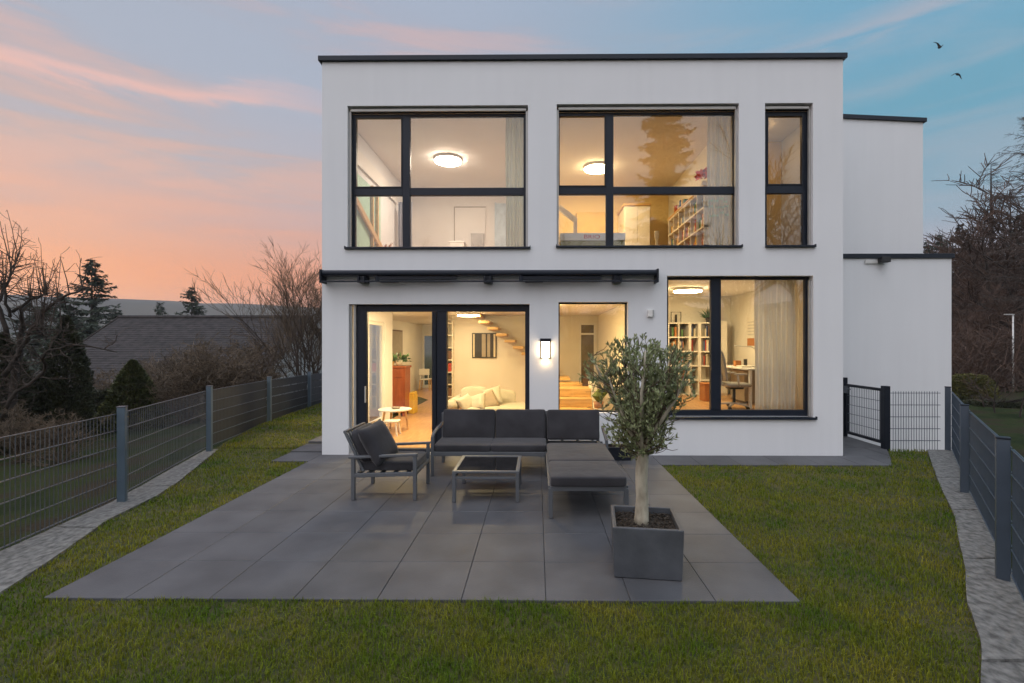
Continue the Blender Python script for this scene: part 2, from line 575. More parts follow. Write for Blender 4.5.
# ------------------------------------------------------------------ ground sheet
t = np.linspace(-6.0, 6.0, 230)
gx = 6.0 * np.sinh(t)
gy = 6.0 * np.sinh(t) + 6.0
V = np.array([(x, y, terrain_h(x, y)) for y in gy for x in gx])
n_ = len(gx)
ii = np.arange(n_ - 1)
I, J = np.meshgrid(ii, ii, indexing='ij')
Fq = np.stack([I * n_ + J, I * n_ + J + 1, (I + 1) * n_ + J + 1, (I + 1) * n_ + J], -1).reshape(-1, 4)


def ground_mat():
    m, nt, out = new_mat('rough_ground')
    L = nt.links.new
    b = N(nt, 'ShaderNodeBsdfPrincipled')
    b.inputs['Roughness'].default_value = 0.95
    b.inputs['Specular IOR Level'].default_value = 0.1
    g = N(nt, 'ShaderNodeNewGeometry')
    n1 = N(nt, 'ShaderNodeTexNoise')
    n1.inputs['Scale'].default_value = 0.9
    n1.inputs['Detail'].default_value = 10
    L(g.outputs['Position'], n1.inputs['Vector'])
    cr = N(nt, 'ShaderNodeValToRGB')
    el = cr.color_ramp.elements
    el[0].position, el[0].color = 0.36, (0.014, 0.023, 0.006, 1)
    el[1].position, el[1].color = 0.60, (0.036, 0.028, 0.016, 1)
    e = el.new(0.48)
    e.color = (0.028, 0.038, 0.010, 1)
    L(n1.outputs['Fac'], cr.inputs[0])
    n2 = N(nt, 'ShaderNodeTexNoise')
    n2.inputs['Scale'].default_value = 0.012
    n2.inputs['Detail'].default_value = 8
    L(g.outputs['Position'], n2.inputs['Vector'])
    cf = N(nt, 'ShaderNodeValToRGB')
    cf.color_ramp.elements[0].color = (0.018, 0.024, 0.016, 1)
    cf.color_ramp.elements[0].position = 0.40
    cf.color_ramp.elements[1].color = (0.055, 0.05, 0.03, 1)
    cf.color_ramp.elements[1].position = 0.60
    L(n2.outputs['Fac'], cf.inputs[0])
    ln = N(nt, 'ShaderNodeVectorMath', operation='LENGTH')
    L(g.outputs['Position'], ln.inputs[0])
    mr = N(nt, 'ShaderNodeMapRange')
    mr.inputs['From Min'].default_value = 80
    mr.inputs['From Max'].default_value = 500
    L(ln.outputs['Value'], mr.inputs['Value'])
    mx = N(nt, 'ShaderNodeMix', data_type='RGBA')
    L(mr.outputs[0], mx.inputs['Factor'])
    L(cr.outputs[0], mx.inputs['A'])
    L(cf.outputs[0], mx.inputs['B'])
    L(mx.outputs['Result'], b.inputs['Base Color'])
    n3 = N(nt, 'ShaderNodeTexNoise')
    n3.inputs['Scale'].default_value = 14
    n3.inputs['Detail'].default_value = 8
    L(g.outputs['Position'], n3.inputs['Vector'])
    bp = N(nt, 'ShaderNodeBump')
    bp.inputs['Strength'].default_value = 1.0
    bp.inputs['Distance'].default_value = 0.08
    L(n3.outputs['Fac'], bp.inputs['Height'])
    L(bp.outputs[0], b.inputs['Normal'])
    L(b.outputs[0], out.inputs[0])
    return m


tag(MB().add(V, Fq).build('ground', ground_mat(), origin=(0, 0, 0), smooth=True), 'sloping ground of gardens and far wooded hills', kind='structure')

# ------------------------------------------------------------------ lawn turf sheet
mb = MB()
ys = np.concatenate([np.arange(0.5, 8.36, 0.12), np.arange(8.36, 15.8, 0.3)])
prev = None
for y in ys:
    xl = interp(GL, y) - 0.06
    xr = (interp(GR, y) + 0.06) if y < 8.36 else -3.53
    row = [(x, y, lawn_z(x, y) - 0.022 + 0.006 * noise.noise(Vector((x * 2, y * 2, 0)))) for x in np.linspace(xl, xr, 60)]
    if prev is not None and not (prev[1] < 8.36 <= y):
        mb.add(prev[0] + row, np.array([(i, i + 1, 61 + i, 60 + i) for i in range(59)]))
    prev = (row, y)
tag(mb.build('lawn', M['lawn'], origin=(0, 0, 0)), 'turf under the grass around the terrace', kind='structure')

# ------------------------------------------------------------------ grass blades (uncountable -> stuff)
def lawn_mask(x, y):
    gl = np.interp(y, [p[1] for p in GL], [p[0] for p in GL])
    gr = np.interp(y, [p[1] for p in GR], [p[0] for p in GR])
    ok = (x > gl) & (x < np.where(y < 8.36, gr, -3.5))
    ok &= ~((x > PX0 - .004) & (x < PX1 + .004) & (y > PY0 - .004) & (y < F + .1))
    ok &= ~((x > -4.16) & (x < -3.4) & (y > 7.42))
    ok &= ~((x > PX1 - .1) & (x < np.minimum(6.16, 5.325 + (y - 7.25) * .66)) & (y > 7.246) & (y < 9.7))
    return ok


cx_ = nrg.uniform(-6.6, 6.9, 1500000)
cy_ = nrg.uniform(2.1, 15.5, 1500000)
pr = np.minimum(1.15, (3.1 / np.hypot(cx_, cy_)) ** 1.55)
kp = (nrg.uniform(0, 1.15, len(cx_)) < pr) & lawn_mask(cx_ + nrg.normal(0, .012, len(cx_)), cy_)
kp &= np.abs(cx_) < cy_ * 1.2 + .6
pts = list(zip(cx_[kp].tolist(), cy_[kp].tolist()))
P2 = np.array(pts)
zs = np.array([lawn_z(x, y) for x, y in pts]) - 0.022
nb = len(P2)
dist = np.hypot(P2[:, 0], P2[:, 1])
clump = np.array([noise.noise(Vector((x * 1.7, y * 1.7, 11))) + 0.5 * noise.noise(Vector((x * 6, y * 6, 4))) for x, y in pts])
hgt = nrg.uniform(0.026, 0.05, nb) * (1 + 0.45 * clump)
wid = 0.0026 + 0.0007 * dist * nrg.uniform(.6, 1.2, nb)
az = nrg.uniform(0, 2 * math.pi, nb)
lean = nrg.uniform(0.1, 1.0, nb)
side = np.stack([np.cos(az), np.sin(az), np.zeros(nb)], 1)
az2 = az + math.pi / 2 + nrg.normal(0, .4, nb)
fwd = np.stack([np.cos(az2), np.sin(az2), np.zeros(nb)], 1)
B0 = np.concatenate([P2, zs[:, None]], 1)
up = np.array([0, 0, 1.0])
mid = B0 + up * (hgt * .6)[:, None] + fwd * (hgt * lean * .3)[:, None]
tip = B0 + up * (hgt * (1.05 - .35 * lean))[:, None] + fwd * (hgt * lean * .95)[:, None]
w = wid[:, None]
VV = np.stack([B0 - side * w / 2, B0 + side * w / 2, mid + side * w * .4, mid - side * w * .4, tip], 1).reshape(-1, 3)
base = np.arange(nb) * 5
Q = np.stack([base, base + 1, base + 2, base + 3], 1)
T3 = np.stack([base + 3, base + 2, base + 4], 1)
tag(MB().add(VV, [Q, T3]).build('grass', M['grass'], origin=(0, 0, 0)), 'short winter grass covering the lawn round the terrace', 'grass', kind='stuff')

# ------------------------------------------------------------------ terrace tiles
mb = MB()


def tile(x0, x1, y0, y1, zt=0.0):
    g = 0.0019
    x0 += g; x1 -= g; y0 += g; y1 -= g
    c = 0.003
    dz = nrg.uniform(-.0008, .0008)
    v = [(x0, y0, zt - .03), (x1, y0, zt - .03), (x1, y1, zt - .03), (x0, y1, zt - .03),
         (x0, y0, zt - c + dz), (x1, y0, zt - c + dz), (x1, y1, zt - c + dz), (x0, y1, zt - c + dz),
         (x0 + c, y0 + c, zt + dz), (x1 - c, y0 + c, zt + dz), (x1 - c, y1 - c, zt + dz), (x0 + c, y1 - c, zt + dz)]
    mb.add(v, np.array([(0, 1, 5, 4), (1, 2, 6, 5), (2, 3, 7, 6), (3, 0, 4, 7), (4, 5, 9, 8), (5, 6, 10, 9), (6, 7, 11, 10), (7, 4, 8, 11), (8, 9, 10, 11)]))


xs = [PX0 + 0.602 * k for k in range(10)]
yr = [PY0 + 0.602 * k for k in range(7)] + [7.25, F - .001]
yr = [PY0, 4.01, 4.61, 5.21, 5.81, 6.41, 7.01, 7.27, F - 0.002]
for a, b in zip(xs, xs[1:]):
    for c, d in zip(yr, yr[1:]):
        tile(a, b, c, d)
xe = xs[-1]
cur = xe
while cur < 5.3:
    nx = min(cur + .602, 5.32)
    tile(cur, nx, 7.25, F - .002)
    cur = nx


def cut_tile(p, q, r_):
    mb.add([(*p, 0), (*q, 0), (*r_, 0), (*p, -.03), (*q, -.03), (*r_, -.03)], [np.array([(0, 1, 2)]), np.array([(0, 3, 4, 1), (1, 4, 5, 2), (2, 5, 3, 0)])])


cut_tile((5.324, 7.253), (5.735, F - .004), (5.324, F - .004))
tile(5.022, 5.735, F, 8.47)
cut_tile((5.739, F + .002), (6.115, 8.466), (5.739, 8.466))
for c, d in ((8.47, 9.07), (9.07, 9.598)):
    tile(5.022, 5.6, c, d); tile(5.6, 6.12, c, d)
y = 7.43
while y < 14:
    z = lawn_z(-3.9, y + .3)
    tile(-4.14, -3.552, y, y + .6, z * .95)
    y += .602
tag(mb.build('patio', M['tile'], origin=(0, 0, 0)), 'terrace of large dark grey tiles', kind='structure')
mb = MB().box(PX0 + .006, xe - .006, PY0 + .006, F - .01, -.05, -.012)
mb.box(xe - .006, 5.316, 7.256, F - .01, -.05, -.0121).box(5.03, 5.73, F - .01, 8.46, -.05, -.0122).box(5.03, 6.11, 8.46, 9.59, -.05, -.0123)
tag(mb.build('patio_bed', M['joint'], origin=(0, 0, 0)), 'dark bedding showing in the tile joints', kind='structure')

# ------------------------------------------------------------------ granite edging strips
def strip(name, inner, outer, y0, y1, label, cuts):
    mb = MB()
    edges = [c for c in cuts]
    ysx = sorted([v for v in np.arange(y0, y1, 0.10) if min(abs(v - c) for c in edges) > .03] + [y1] + [c + q for c in edges for q in (-.014, -.007, .007, .014)])
    prev = None
    for y in ysx:
        near = min([abs(y - c) for c in edges] + [9])
        row = []
        a = interp(inner, y) + 0.008 * noise.noise(Vector((y * 2.1, 3, 1))) + .004 * noise.noise(Vector((y * 9, 3, 5)))
        b = interp(outer, y)
        for k in range(9):
            x = a + (b - a) * k / 8
            row.append((x, y, 0.004 + 0.006 * noise.noise(Vector((x * 4, y * 4, 2))) + .006 * noise.noise(Vector((x * 13, y * 13, 2))) - (0.03 if near < .0075 and 0 < k < 8 else 0)))
        row = [(row[0][0], y, -.3)] + row + [(row[-1][0], y, -.6)]
        if prev:
            mb.add(prev + row, np.array([(i, i + 1, 12 + i, 11 + i) for i in range(10)]))
        prev = row
    return tag(mb.build(name, M['granite'], origin=(0, 0, 0)), label, kind='structure')


sl = 1 if GL[0][0] < FL[0][0] else 1
strip('granite_kerb', [(x, y) for x, y in GL], [(x - .10, y) for x, y in FL], 0.5, 8.25, 'rough granite edging along the open left fence', (1.6, 3.3, 4.72, 6.1, 7.4))
strip('granite_kerb', [(x, y) for x, y in GR], [(x + .10, y) for x, y in FR], 1.0, 8.32, 'rough granite edging along the right fence', (1.5, 2.78, 4.1, 5.3, 6.6))

# ================================================================== HOUSE
house = thing('house', 'white two storey cubic house with large lit windows behind the terrace', 'house', (0.75, F, 0))
ZT = 6.465
fx = lambda u: px(u, F)
OP = dict(
    door=(fx(348.7), fx(529.5), 0.0, pz(304, F)),
    stair=(fx(558.5), fx(628), pz(413, F), pz(302, F)),
    study=(fx(667), fx(813.3), pz(417, F), pz(276, F)),
    up1=(fx(347.5), fx(528), pz(247, F), pz(105, F)),
    up2=(fx(556.7), fx(739), pz(246, F), pz(104.2, F)),
    up3=(fx(765), fx(813), pz(246, F), pz(104.2, F)),
)
XL, XR = fx(322), fx(843)
wall(MB(), 'y', XL, XR, -.12, ZT, F, F + .30, list(OP.values())).build('front_wall', M['plaster'], house)
# coping and flat roof
mb = MB().box(XL - .05, XR + .05, F - .045, F + .34, ZT, ZT + .082)
mb.box(XL - .05, XL + .25, F + .34, 12.95, ZT, ZT + .082).box(XR - .25, XR + .05, F + .34, 12.95, ZT, ZT + .082)
mb.build('roof_coping', M['anthracite'], house, bevel=.006)
MB().box(XL + .1, XR - .1, F + .3, 12.9, 6.15, 6.4).build('roof', M['road'], house)
# outer walls
yb = 12.9
sw = wall(MB(), 'x', F + .3, 11.2, -.12, ZT, XL, XL + .12, [(8.75, 9.55, .12, 2.3), (9.75, 10.75, .12, 2.3)])
sw.box(XL, XL + .12, 11.2, yb, 2.95, ZT)
sw.build('side_wall', M['plaster'], house)
wall(MB(), 'x', F + .3, yb, -.12, ZT, XR - .12, XR).build('side_wall', M['plaster'], house)
MB().box(XL, XR, yb, yb + .2, 2.95, ZT).build('rear_wall', M['plaster'], house)
# rear single-storey extension
AX0 = -4.95
mb = MB().box(AX0, AX0 + .15, 11.2, 20.2, -.5, 2.9)
mb.box(AX0 + .15, XL + .12, 11.2, 11.32, -.5, 2.9)
wall(mb, 'y', AX0 + .15, 1.9, -.5, 2.9, 19.9, 20.1, [(-4.78, -4.05, .03, 2.25)])
mb.build('extension_wall', M['plaster'], house)
MB().box(AX0 - .05, 1.95, 13.9, 20.25, 2.93, 3.1).box(AX0 - .05, XL - .01, 11.15, 13.9, 2.93, 3.1).build('extension_roof', M['anthracite'], house)
# side wing
WY = 9.6
WX1 = px(951.5, WY)
mb = MB().box(XR - .02, WX1, WY, 16, -1.6, pz(259, WY))
mb.build('wing_wall', M['plaster'], house)
MB().box(XR - .01, WX1 + .04, WY - .035, 16.05, pz(259, WY), pz(254.5, WY)).build('wing_coping', M['anthracite'], house, bevel=.005)
UX1 = px(923, 9.72)
zb, za = pz(124, 9.72), pz(117.5, 9.72)
z0 = pz(259, WY) + .05
v = [(XR - .3, 9.72, z0), (UX1, 9.72, z0), (UX1, 9.72, zb), (XR - .3, 9.72, za + .02), (XR - .3, 16, z0), (UX1, 16, z0), (UX1, 16, zb), (XR - .3, 16, za + .02)]
bx = np.array([(0, 1, 2, 3), (7, 6, 5, 4), (1, 5, 6, 2), (3, 2, 6, 7), (0, 3, 7, 4), (0, 4, 5, 1)])
MB().add(v, bx).build('upper_wing_wall', M['plaster'], house)
v = []
for yy in (9.68, 16.05):
    v += [(XR - .3, yy, za + .022), (UX1 + .05, yy, zb - .002), (UX1 + .05, yy, zb + .075), (XR - .3, yy, za + .10)]
MB().add(v, np.array([(0, 1, 2, 3), (7, 6, 5, 4), (1, 5, 6, 2), (3, 2, 6, 7), (0, 3, 7, 4), (0, 4, 5, 1)])).build('upper_wing_coping', M['anthracite'], house)

# --- interior shell
ZL, ZS, ZU, ZC = 2.62, 3.0, 3.28, 5.85         # living ceiling, study ceiling, upper floor, upper ceiling
YI = F + .302
SX = 1.72
MB().box(XL + .13, SX, YI, 13.6, ZL, 3.24).build('ceiling', M['room_white'], house)
MB().box(AX0 + .16, XL + .12, 11.33, 13.6, ZL, 2.9).box(AX0 + .16, 1.88, 13.6, 19.9, ZL, 2.9).build('ceiling', M['room_white'], house)
MB().box(SX + .15, XR - .13, YI, 12.2, ZS, 3.24).build('ceiling', M['room_white'], house)
MB().box(XL + .13, XR - .13, YI, 12.88, ZC, 6.14).build('ceiling', M['room_white'], house)
MB().box(XL + .121, SX, F + .02, 13.59, -.14, .004).box(AX0 + .151, XL + .121, 11.33, 19.9, -.14, .003).box(XL + .121, 1.9, 13.59, 19.9, -.14, .0035).build('floor', M['oak2'], house)
MB().box(SX + .15, XR - .121, YI, 12.2, .4, .575).build('floor', M['oak2'], house)
MB().box(XL + .121, XR - .121, YI, 12.59, 3.242, ZU).build('floor', M['oak2'], house)
# inner linings
mb = MB()
mb.box(SX, SX + .15, YI, 13.6, 0, 3.24)
mb.build('interior_wall', M['room'], house)
HB = px(579, 13.6), px(596, 13.6)
mb = MB()
wall(mb, 'y', px(451.5, 13.6), 1.9, .0045, ZL - .001, 13.601, 13.75, [(HB[0], HB[1], .0045, 2.42)])
mb.box(px(451.5, 13.6), px(451.5, 13.6) + .15, 13.75, 19.9, .004, ZL - .001)
mb.build('interior_wall', M['room'], house)
MB().box(AX0 + .152, AX0 + .17, 11.34, 19.89, .004, ZL - .001).box(AX0 + .17, XL + .1, 11.322, 11.34, .004, ZL - .001).build('interior_wall', M['room'], house)
MB().box(1.0, 1.9, 17.0, 17.1, 0, ZL).build('interior_wall', M['room'], house)
MB().box(SX + .15, XR - .121, 12.05, 12.2, .575, ZS).build('interior_wall', M['room'], house)
MB().box(XR - .14, XR - .122, YI, 12.05, .576, ZS - .001).build('interior_wall', M['room'], house)
U1X, U2X = -0.03, 3.44
UB = 12.6
MB().box(XL + .121, U1X, UB, UB + .15, ZU, ZC).build('interior_wall', M['room_white'], house)
MB().box(U1X, XR - .121, UB, UB + .15, ZU, ZC).build('interior_wall', M['room_yellow'], house)
MB().box(U1X, U1X + .12, YI, UB - .001, ZU + .001, ZC - .001).build('interior_wall', M['room'], house)
MB().box(U2X, U2X + .12, YI, UB - .001, ZU + .001, ZC - .001).build('interior_wall', M['room'], house)
MB().box(U2X + .121, XR - .122, 9.6, 9.7, ZU + .001, ZC - .001).build('interior_wall', M['room_yellow'], house)

# --- windows
def window(name, op, yf, fw, mull=None, trans=None, sash=None, rail=(True, True), sill=None, blind=True, bottom=None, label=None, topw=None):
    x0, x1, z0, z1 = op
    bottom = fw if bottom is None else bottom
    topw = fw if topw is None else topw
    ztop = z1 - (.075 if blind else 0.002)
    x0 += .002; x1 -= .002
    z0 += .002
    mb = MB()
    d0, d1 = yf, yf + .075
    mb.box(x0, x0 + fw, d0, d1, z0, ztop).box(x1 - fw, x1, d0, d1, z0, ztop)
    mb.box(x0 + fw, x1 - fw, d0 + .002, d1 - .002, ztop - topw, ztop).box(x0 + fw, x1 - fw, d0 + .002, d1 - .002, z0, z0 + bottom)
    cells_x = [(x0 + fw, x1 - fw)]
    if mull:
        mb.box(mull[0], mull[1], d0 - .004, d1 + .004, z0 + bottom, ztop - topw)
        cells_x = [(x0 + fw, mull[0]), (mull[1], x1 - fw)]
    cells_z = [(z0 + bottom, ztop - topw)]
    if trans:
        for a, b in cells_x:
            mb.box(a, b, d0 - .002, d1 + .002, trans[0], trans[1])
        cells_z = [(z0 + bottom, trans[0]), (trans[1], ztop - topw)]
    wnd = mb.build(name, M['anthracite'], house, bevel=.004)
    if label: wnd['label'] = label
    for i, (a, b) in enumerate(cells_x):
        for k, (c, d) in enumerate(cells_z):
            if sash and (i, k) in sash:
                s_ = sash[(i, k)]
                MB().box(a, a + s_, d0 - .012, d0 + .05, c, d).box(b - s_, b, d0 - .012, d0 + .05, c, d).box(a + s_, b - s_, d0 - .0118, d0 + .05, d - s_, d).box(a + s_, b - s_, d0 - .0118, d0 + .05, c, c + s_).build('sash', M['anthracite_dark'], wnd, bevel=.003)
                a2, b2, c2, dd = a + s_ - .004, b - s_ + .004, c + s_ - .004, d - s_ + .004
            else:
                a2, b2, c2, dd = a - .004, b + .004, c - .004, d + .004
            MB().box(a2, b2, d0 + .022, d0 + .028, c2, dd).build('pane', M['glass'], wnd)
    if blind:
        MB().box(x0 + .03, x1 - .03, F + .05, F + .085, z1 - .066, z1 - .026).build('blind_bar', M['alu_light'], wnd)
        MB().box(x0 + .01, x1 - .01, F + .10, F + .13, z1 - .074, z1 - .002).build('blind_box', M['anthracite_dark'], wnd)
    for s_, on in zip((0, 1), rail):
        if on:
            xx = (x0, x0 + .035) if s_ == 0 else (x1 - .035, x1)
            MB().box(xx[0], xx[1], F + .055, F + .095, z0, z1 - .07).build('guide_rail', M['alu'], wnd)
    if sill:
        a, b, zz = sill
        MB().box(a, b, F - .045, F + .10, zz - .032, zz).box(a, a + .012, F - .045, F + .05, zz, zz + .018).box(b - .012, b, F - .045, F + .05, zz, zz + .018).build('sill', M['anthracite'], wnd, bevel=.003)
    return wnd


yf = F + .13
zf = lambda v: pz(v, yf)
xf = lambda u: px(u, yf)
window('window', OP['up1'], yf, .075, (xf(402.5), xf(410)), (zf(195), zf(187.5)), {(0, 1): .022}, sill=(fx(345), fx(530.5), OP['up1'][2]), bottom=.03, topw=.045, label='wide upper window with cool white room and mint panel')
window('window', OP['up2'], yf, .03, (xf(606), xf(613.5)), (zf(194.5), zf(187)), {(0, 1): .022}, sill=(fx(556), fx(742), OP['up2'][2]), bottom=.03, topw=.045, label='wide upper window with warm yellow room and shelf')
window('window', OP['up3'], yf, .09, None, (zf(194), zf(186)), {(0, 1): .02}, sill=(fx(765), fx(815), OP['up3'][2]), bottom=.03, topw=.06, rail=(False, True), label='narrow upright upper window with orange glow')
window('window', OP['stair'], yf - .02, .022, rail=(False, False), blind=False, label='frameless fixed window in front of the stairs')
window('window', OP['study'], yf, .055, (xf(711), xf(721)), None, rail=(False, True), blind=False, sill=(fx(664), fx(816), OP['study'][2] - .0), bottom=.10, topw=.045, label='large study window with bookshelf and sheer curtain')
# sliding terrace door
x0, x1, z0, z1 = OP['door']
mb = MB()
d0, d1 = yf - .02, yf + .10
mm0, mm1 = xf(432.5), xf(447)
mb.box(x0 + .09, x0 + .23, d0, d1, .006, z1 - .003).box(x1 - .075, x1 - .003, d0, d1, .006, z1 - .003)
mb.box(x0 + .23, x1 - .075, d0 + .002, d1 - .002, z1 - .115, z1 - .003).box(mm0 + .07, mm1, d0 - .003, d1, .006, z1 - .115)
mb.box(x0 + .23, mm0 + .07, d0 + .002, d1 - .002, .006, .07).box(mm1, x1 - .075, d0 + .002, d1 - .002, .006, .09)
dr = mb.build('sliding_door', M['anthracite'], house, bevel=.004)
MB().box(mm0, mm0 + .068, d0 - .03, d0 + .04, .07, z1 - .12).box(x0 + .235, x0 + .275, d0 - .03, d0 + .04, .07, z1 - .12).build('sash', M['anthracite_dark'], dr, bevel=.004)
MB().box(x0 + .27, mm0 + .01, yf, yf + .006, .065, z1 - .11).build('pane', M['glass'], dr)
MB().box(mm1 - .005, x1 - .07, yf + .03, yf + .036, .085, z1 - .11).build('pane', M['glass'], dr)
MB().box(x0 + .003, x0 + .035, F + .05, F + .09, .006, z1 - .003).box(x0 + .05, x0 + .088, F + .07, F + .12, .006, z1 - .004).build('guide_rail', M['alu'], dr)
MB().box(x0 + .245, x0 + .265, d0 - .07, d0 - .05, .85, 1.12).box(x0 + .248, x0 + .262, d0 - .05, d0 - .03, .88, .9).box(x0 + .248, x0 + .262, d0 - .05, d0 - .03, 1.07, 1.09).build('handle', M['alu'], dr)
MB().box(x0 + .002, x1 - .002, F + .004, d0 - .004, .0045, .022).build('threshold', M['alu'], dr)
# glazed panels of the left living-room wall
for a, b in ((8.75, 9.55), (9.75, 10.75)):
    mb = MB().box(XL + .03, XL + .09, a + .002, a + .07, .122, 2.298).box(XL + .03, XL + .09, b - .07, b - .002, .122, 2.298)
    mb.box(XL + .032, XL + .088, a + .07, b - .07, 2.23, 2.298).box(XL + .032, XL + .088, a + .07, b - .07, .122, .19)
    wn = mb.build('side_window', M['white_lacquer'], house)
    MB().box(XL + .055, XL + .061, a + .065, b - .065, .185, 2.235).build('pane', M['glass_in'], wn)
# far garden door
mb = MB().box(-4.778, -4.70, 19.95, 20.0, .032, 2.248).box(-4.13, -4.052, 19.95, 20.0, .032, 2.248).box(-4.70, -4.13, 19.952, 19.998, 2.16, 2.248).box(-4.70, -4.13, 19.952, 19.998, .032, .12)
wn = mb.build('garden_door', M['white_lacquer'], house)
MB().box(-4.705, -4.125, 19.97, 19.976, .115, 2.165).build('pane', M['glass_in'], wn)
# hall door (white frame, smoked glass)
mb = MB().box(HB[0] + .001, HB[0] + .06, 13.58, 13.7, .005, 2.418).box(HB[1] - .06, HB[1] - .001, 13.58, 13.7, .005, 2.418)
mb.box(HB[0] + .06, HB[1] - .06, 13.582, 13.698, 2.36, 2.418).box(HB[0] + .06, HB[1] - .06, 13.582, 13.698, 2.08, 2.13)
wn = mb.build('hall_door', M['white_lacquer'], house)
MB().box(HB[0] + .055, HB[1] - .055, 13.63, 13.636, .005, 2.365).build('pane', mat('smoked_glass', (.16, .13, .09), .15), wn)
# --- staircase: lower flight, winder, floating treads
mb = MB()
for i in range(5):
    mb.box(.12, 1.12, 8.95 + .27 * i, 10.6, .006 + .178 * i, .178 * (i + 1))
stc = mb.build('staircase', M['oak'], house, bevel=.006)
for i in range(3):
    MB().box(.12 + .04 * i, 1.0 - .25 * i, 10.62 + .36 * i, 11.2 + .45 * i, .89 + .1 * i, .95 + .1 * i).build('stair_tread', M['oak'], stc, bevel=.006)
for i in range(10):
    xa = .32 - .225 * i
    zz = 1.19 + .168 * i
    if zz + .06 > ZL: break
    MB().box(xa - .28, xa, 12.62, 13.598, zz, zz + .07).build('stair_tread', M['oak'], stc, bevel=.006)
MB().box(1.13, 1.25, 8.9, 10.0, .006, .62).box(1.13, 1.25, 10.0, 10.6, .006, 1.0).build('stair_parapet', M['room'], stc)

# ------------------------------------------------------------------ lamps
def ceiling_lamp(x, y, zc, r, col, s, label, group=None):
    o = thing('ceiling_lamp', label, 'lamp', (x, y, zc), group)
    MB().lathe([(0, -.001), (r, -.001), (r, -.045), (r - .012, -.058), (r - .02, -.058)], (x, y, zc), 40).build('lamp_base', M['lamp_white'], o, smooth=False)
    MB().lathe([(r - .018, -.057), (r - .012, -.066), (r * .93, -.078), (r * .7, -.085), (0.0001, -.088)], (x, y, zc), 40).build('diffuser', emit('lamp_glow', col, s), o, smooth=True)
    return o


WARM, WARM2, WARM3 = (1, .76, .41), (1, .81, .64), (1, .73, .36)
ceiling_lamp(px(448, 10.4), 10.4, ZC, .30, WARM2, 86.6, 'round white ceiling lamp in the left upper room')
ceiling_lamp(px(597, 10.9), 10.9, ZC, .30, WARM3, 86.6, 'round white ceiling lamp in the yellow upper room, partly behind the mullion')
ceiling_lamp(4.1, 8.9, ZC, .16, (1, .6, .25), 15, 'small ceiling lamp behind the narrow upper window')
ceiling_lamp(px(687.5, 10.2), 10.2, ZS, .30, WARM, 86.6, 'round ceiling lamp above the study bookshelf')
ceiling_lamp(px(468.5, 12.4), 12.4, ZL, .30, WARM, 38, 'flat round ceiling lamp deep in the living room')
ceiling_lamp(-1.9, 9.6, ZL, .30, WARM, 185, 'round living room ceiling lamp nearest the terrace door')
ceiling_lamp(-4.35, 12.0, ZL, .25, WARM, 95.0, 'round ceiling lamp in the corridor behind the red cabinet')
ceiling_lamp(.12, 9.6, ZL, .2, (1, .71, .27), 200, 'round ceiling lamp above the stair flight')

ceiling_lamp(-2.85, 17.0, ZL, .25, WARM, 80, 'unseen round ceiling lamp added to brighten the far end of the corridor')  # extra lamp added out of sight to brighten the corridor
# wall lantern
lx0, lx1 = px(540, F - .06), px(551, F - .06)
lzt, lzb = pz(338.5, F - .06), pz(358.5, F - .06)
o = thing('wall_lamp', 'lit black lantern on the white wall between terrace door and stair window', 'lamp', ((lx0 + lx1) / 2, F, lzb))
mb = MB().box(lx0, lx1, F - .12, F - .002, lzt - .05, lzt).box(lx0, lx1, F - .12, F - .002, lzb, lzb + .014)
mb.box(lx0 + .02, lx1 - .02, F - .012, F - .002, lzb + .014, lzt - .05)
for a in (lx0, lx1 - .018):
    mb.box(a, a + .018, F - .12, F - .108, lzb + .014, lzt - .05)
mb.build('lantern_frame', M['anthracite_dark'], o, bevel=.002)
MB().box(lx0 + .022, lx1 - .022, F - .105, F - .02, lzb + .016, lzt - .052).build('lantern_glass', emit('lantern_glow', (1, .76, .48), 9), o)

MB().box((lx0 + lx1) / 2 - .035, (lx0 + lx1) / 2 + .035, F - .085, F - .03, lzb - .006, lzb - .001).build('downlight', emit('downlight_glow', (1, .72, .42), 60), o)
# floodlight on wing
o = thing('security_light', 'small wall light on a pale bracket under the wing roof', 'lamp', (px(868, WY), WY, pz(262, WY)))
MB().box(px(868, 9.5), px(881, 9.5), WY - .03, WY - .004, pz(263.5, 9.5), pz(260, 9.5)).build('bracket', M['alu_light'], o, bevel=.004)
MB().box(px(880, 9.5), px(889, 9.5), WY - .16, WY - .031, pz(263, 9.5), pz(257.8, 9.5)).build('lamp_head', M['black'], o, bevel=.01)

# small sensor box on the facade
mb = MB().box(px(647.5, F), px(652, F), F - .05, F - .002, pz(317, F), pz(310, F))
mb.mi = 1
mb.box(px(652, F) + .0005, px(653.3, F), F - .035, F - .002, pz(316.8, F), pz(310, F))
tag(mb.build('wall_sensor', [M['white_lacquer'], M['alu']], origin=(px(650, F), F, pz(317, F)), bevel=.004), 'small pale sensor box on the wall right of the stair window', 'sensor')

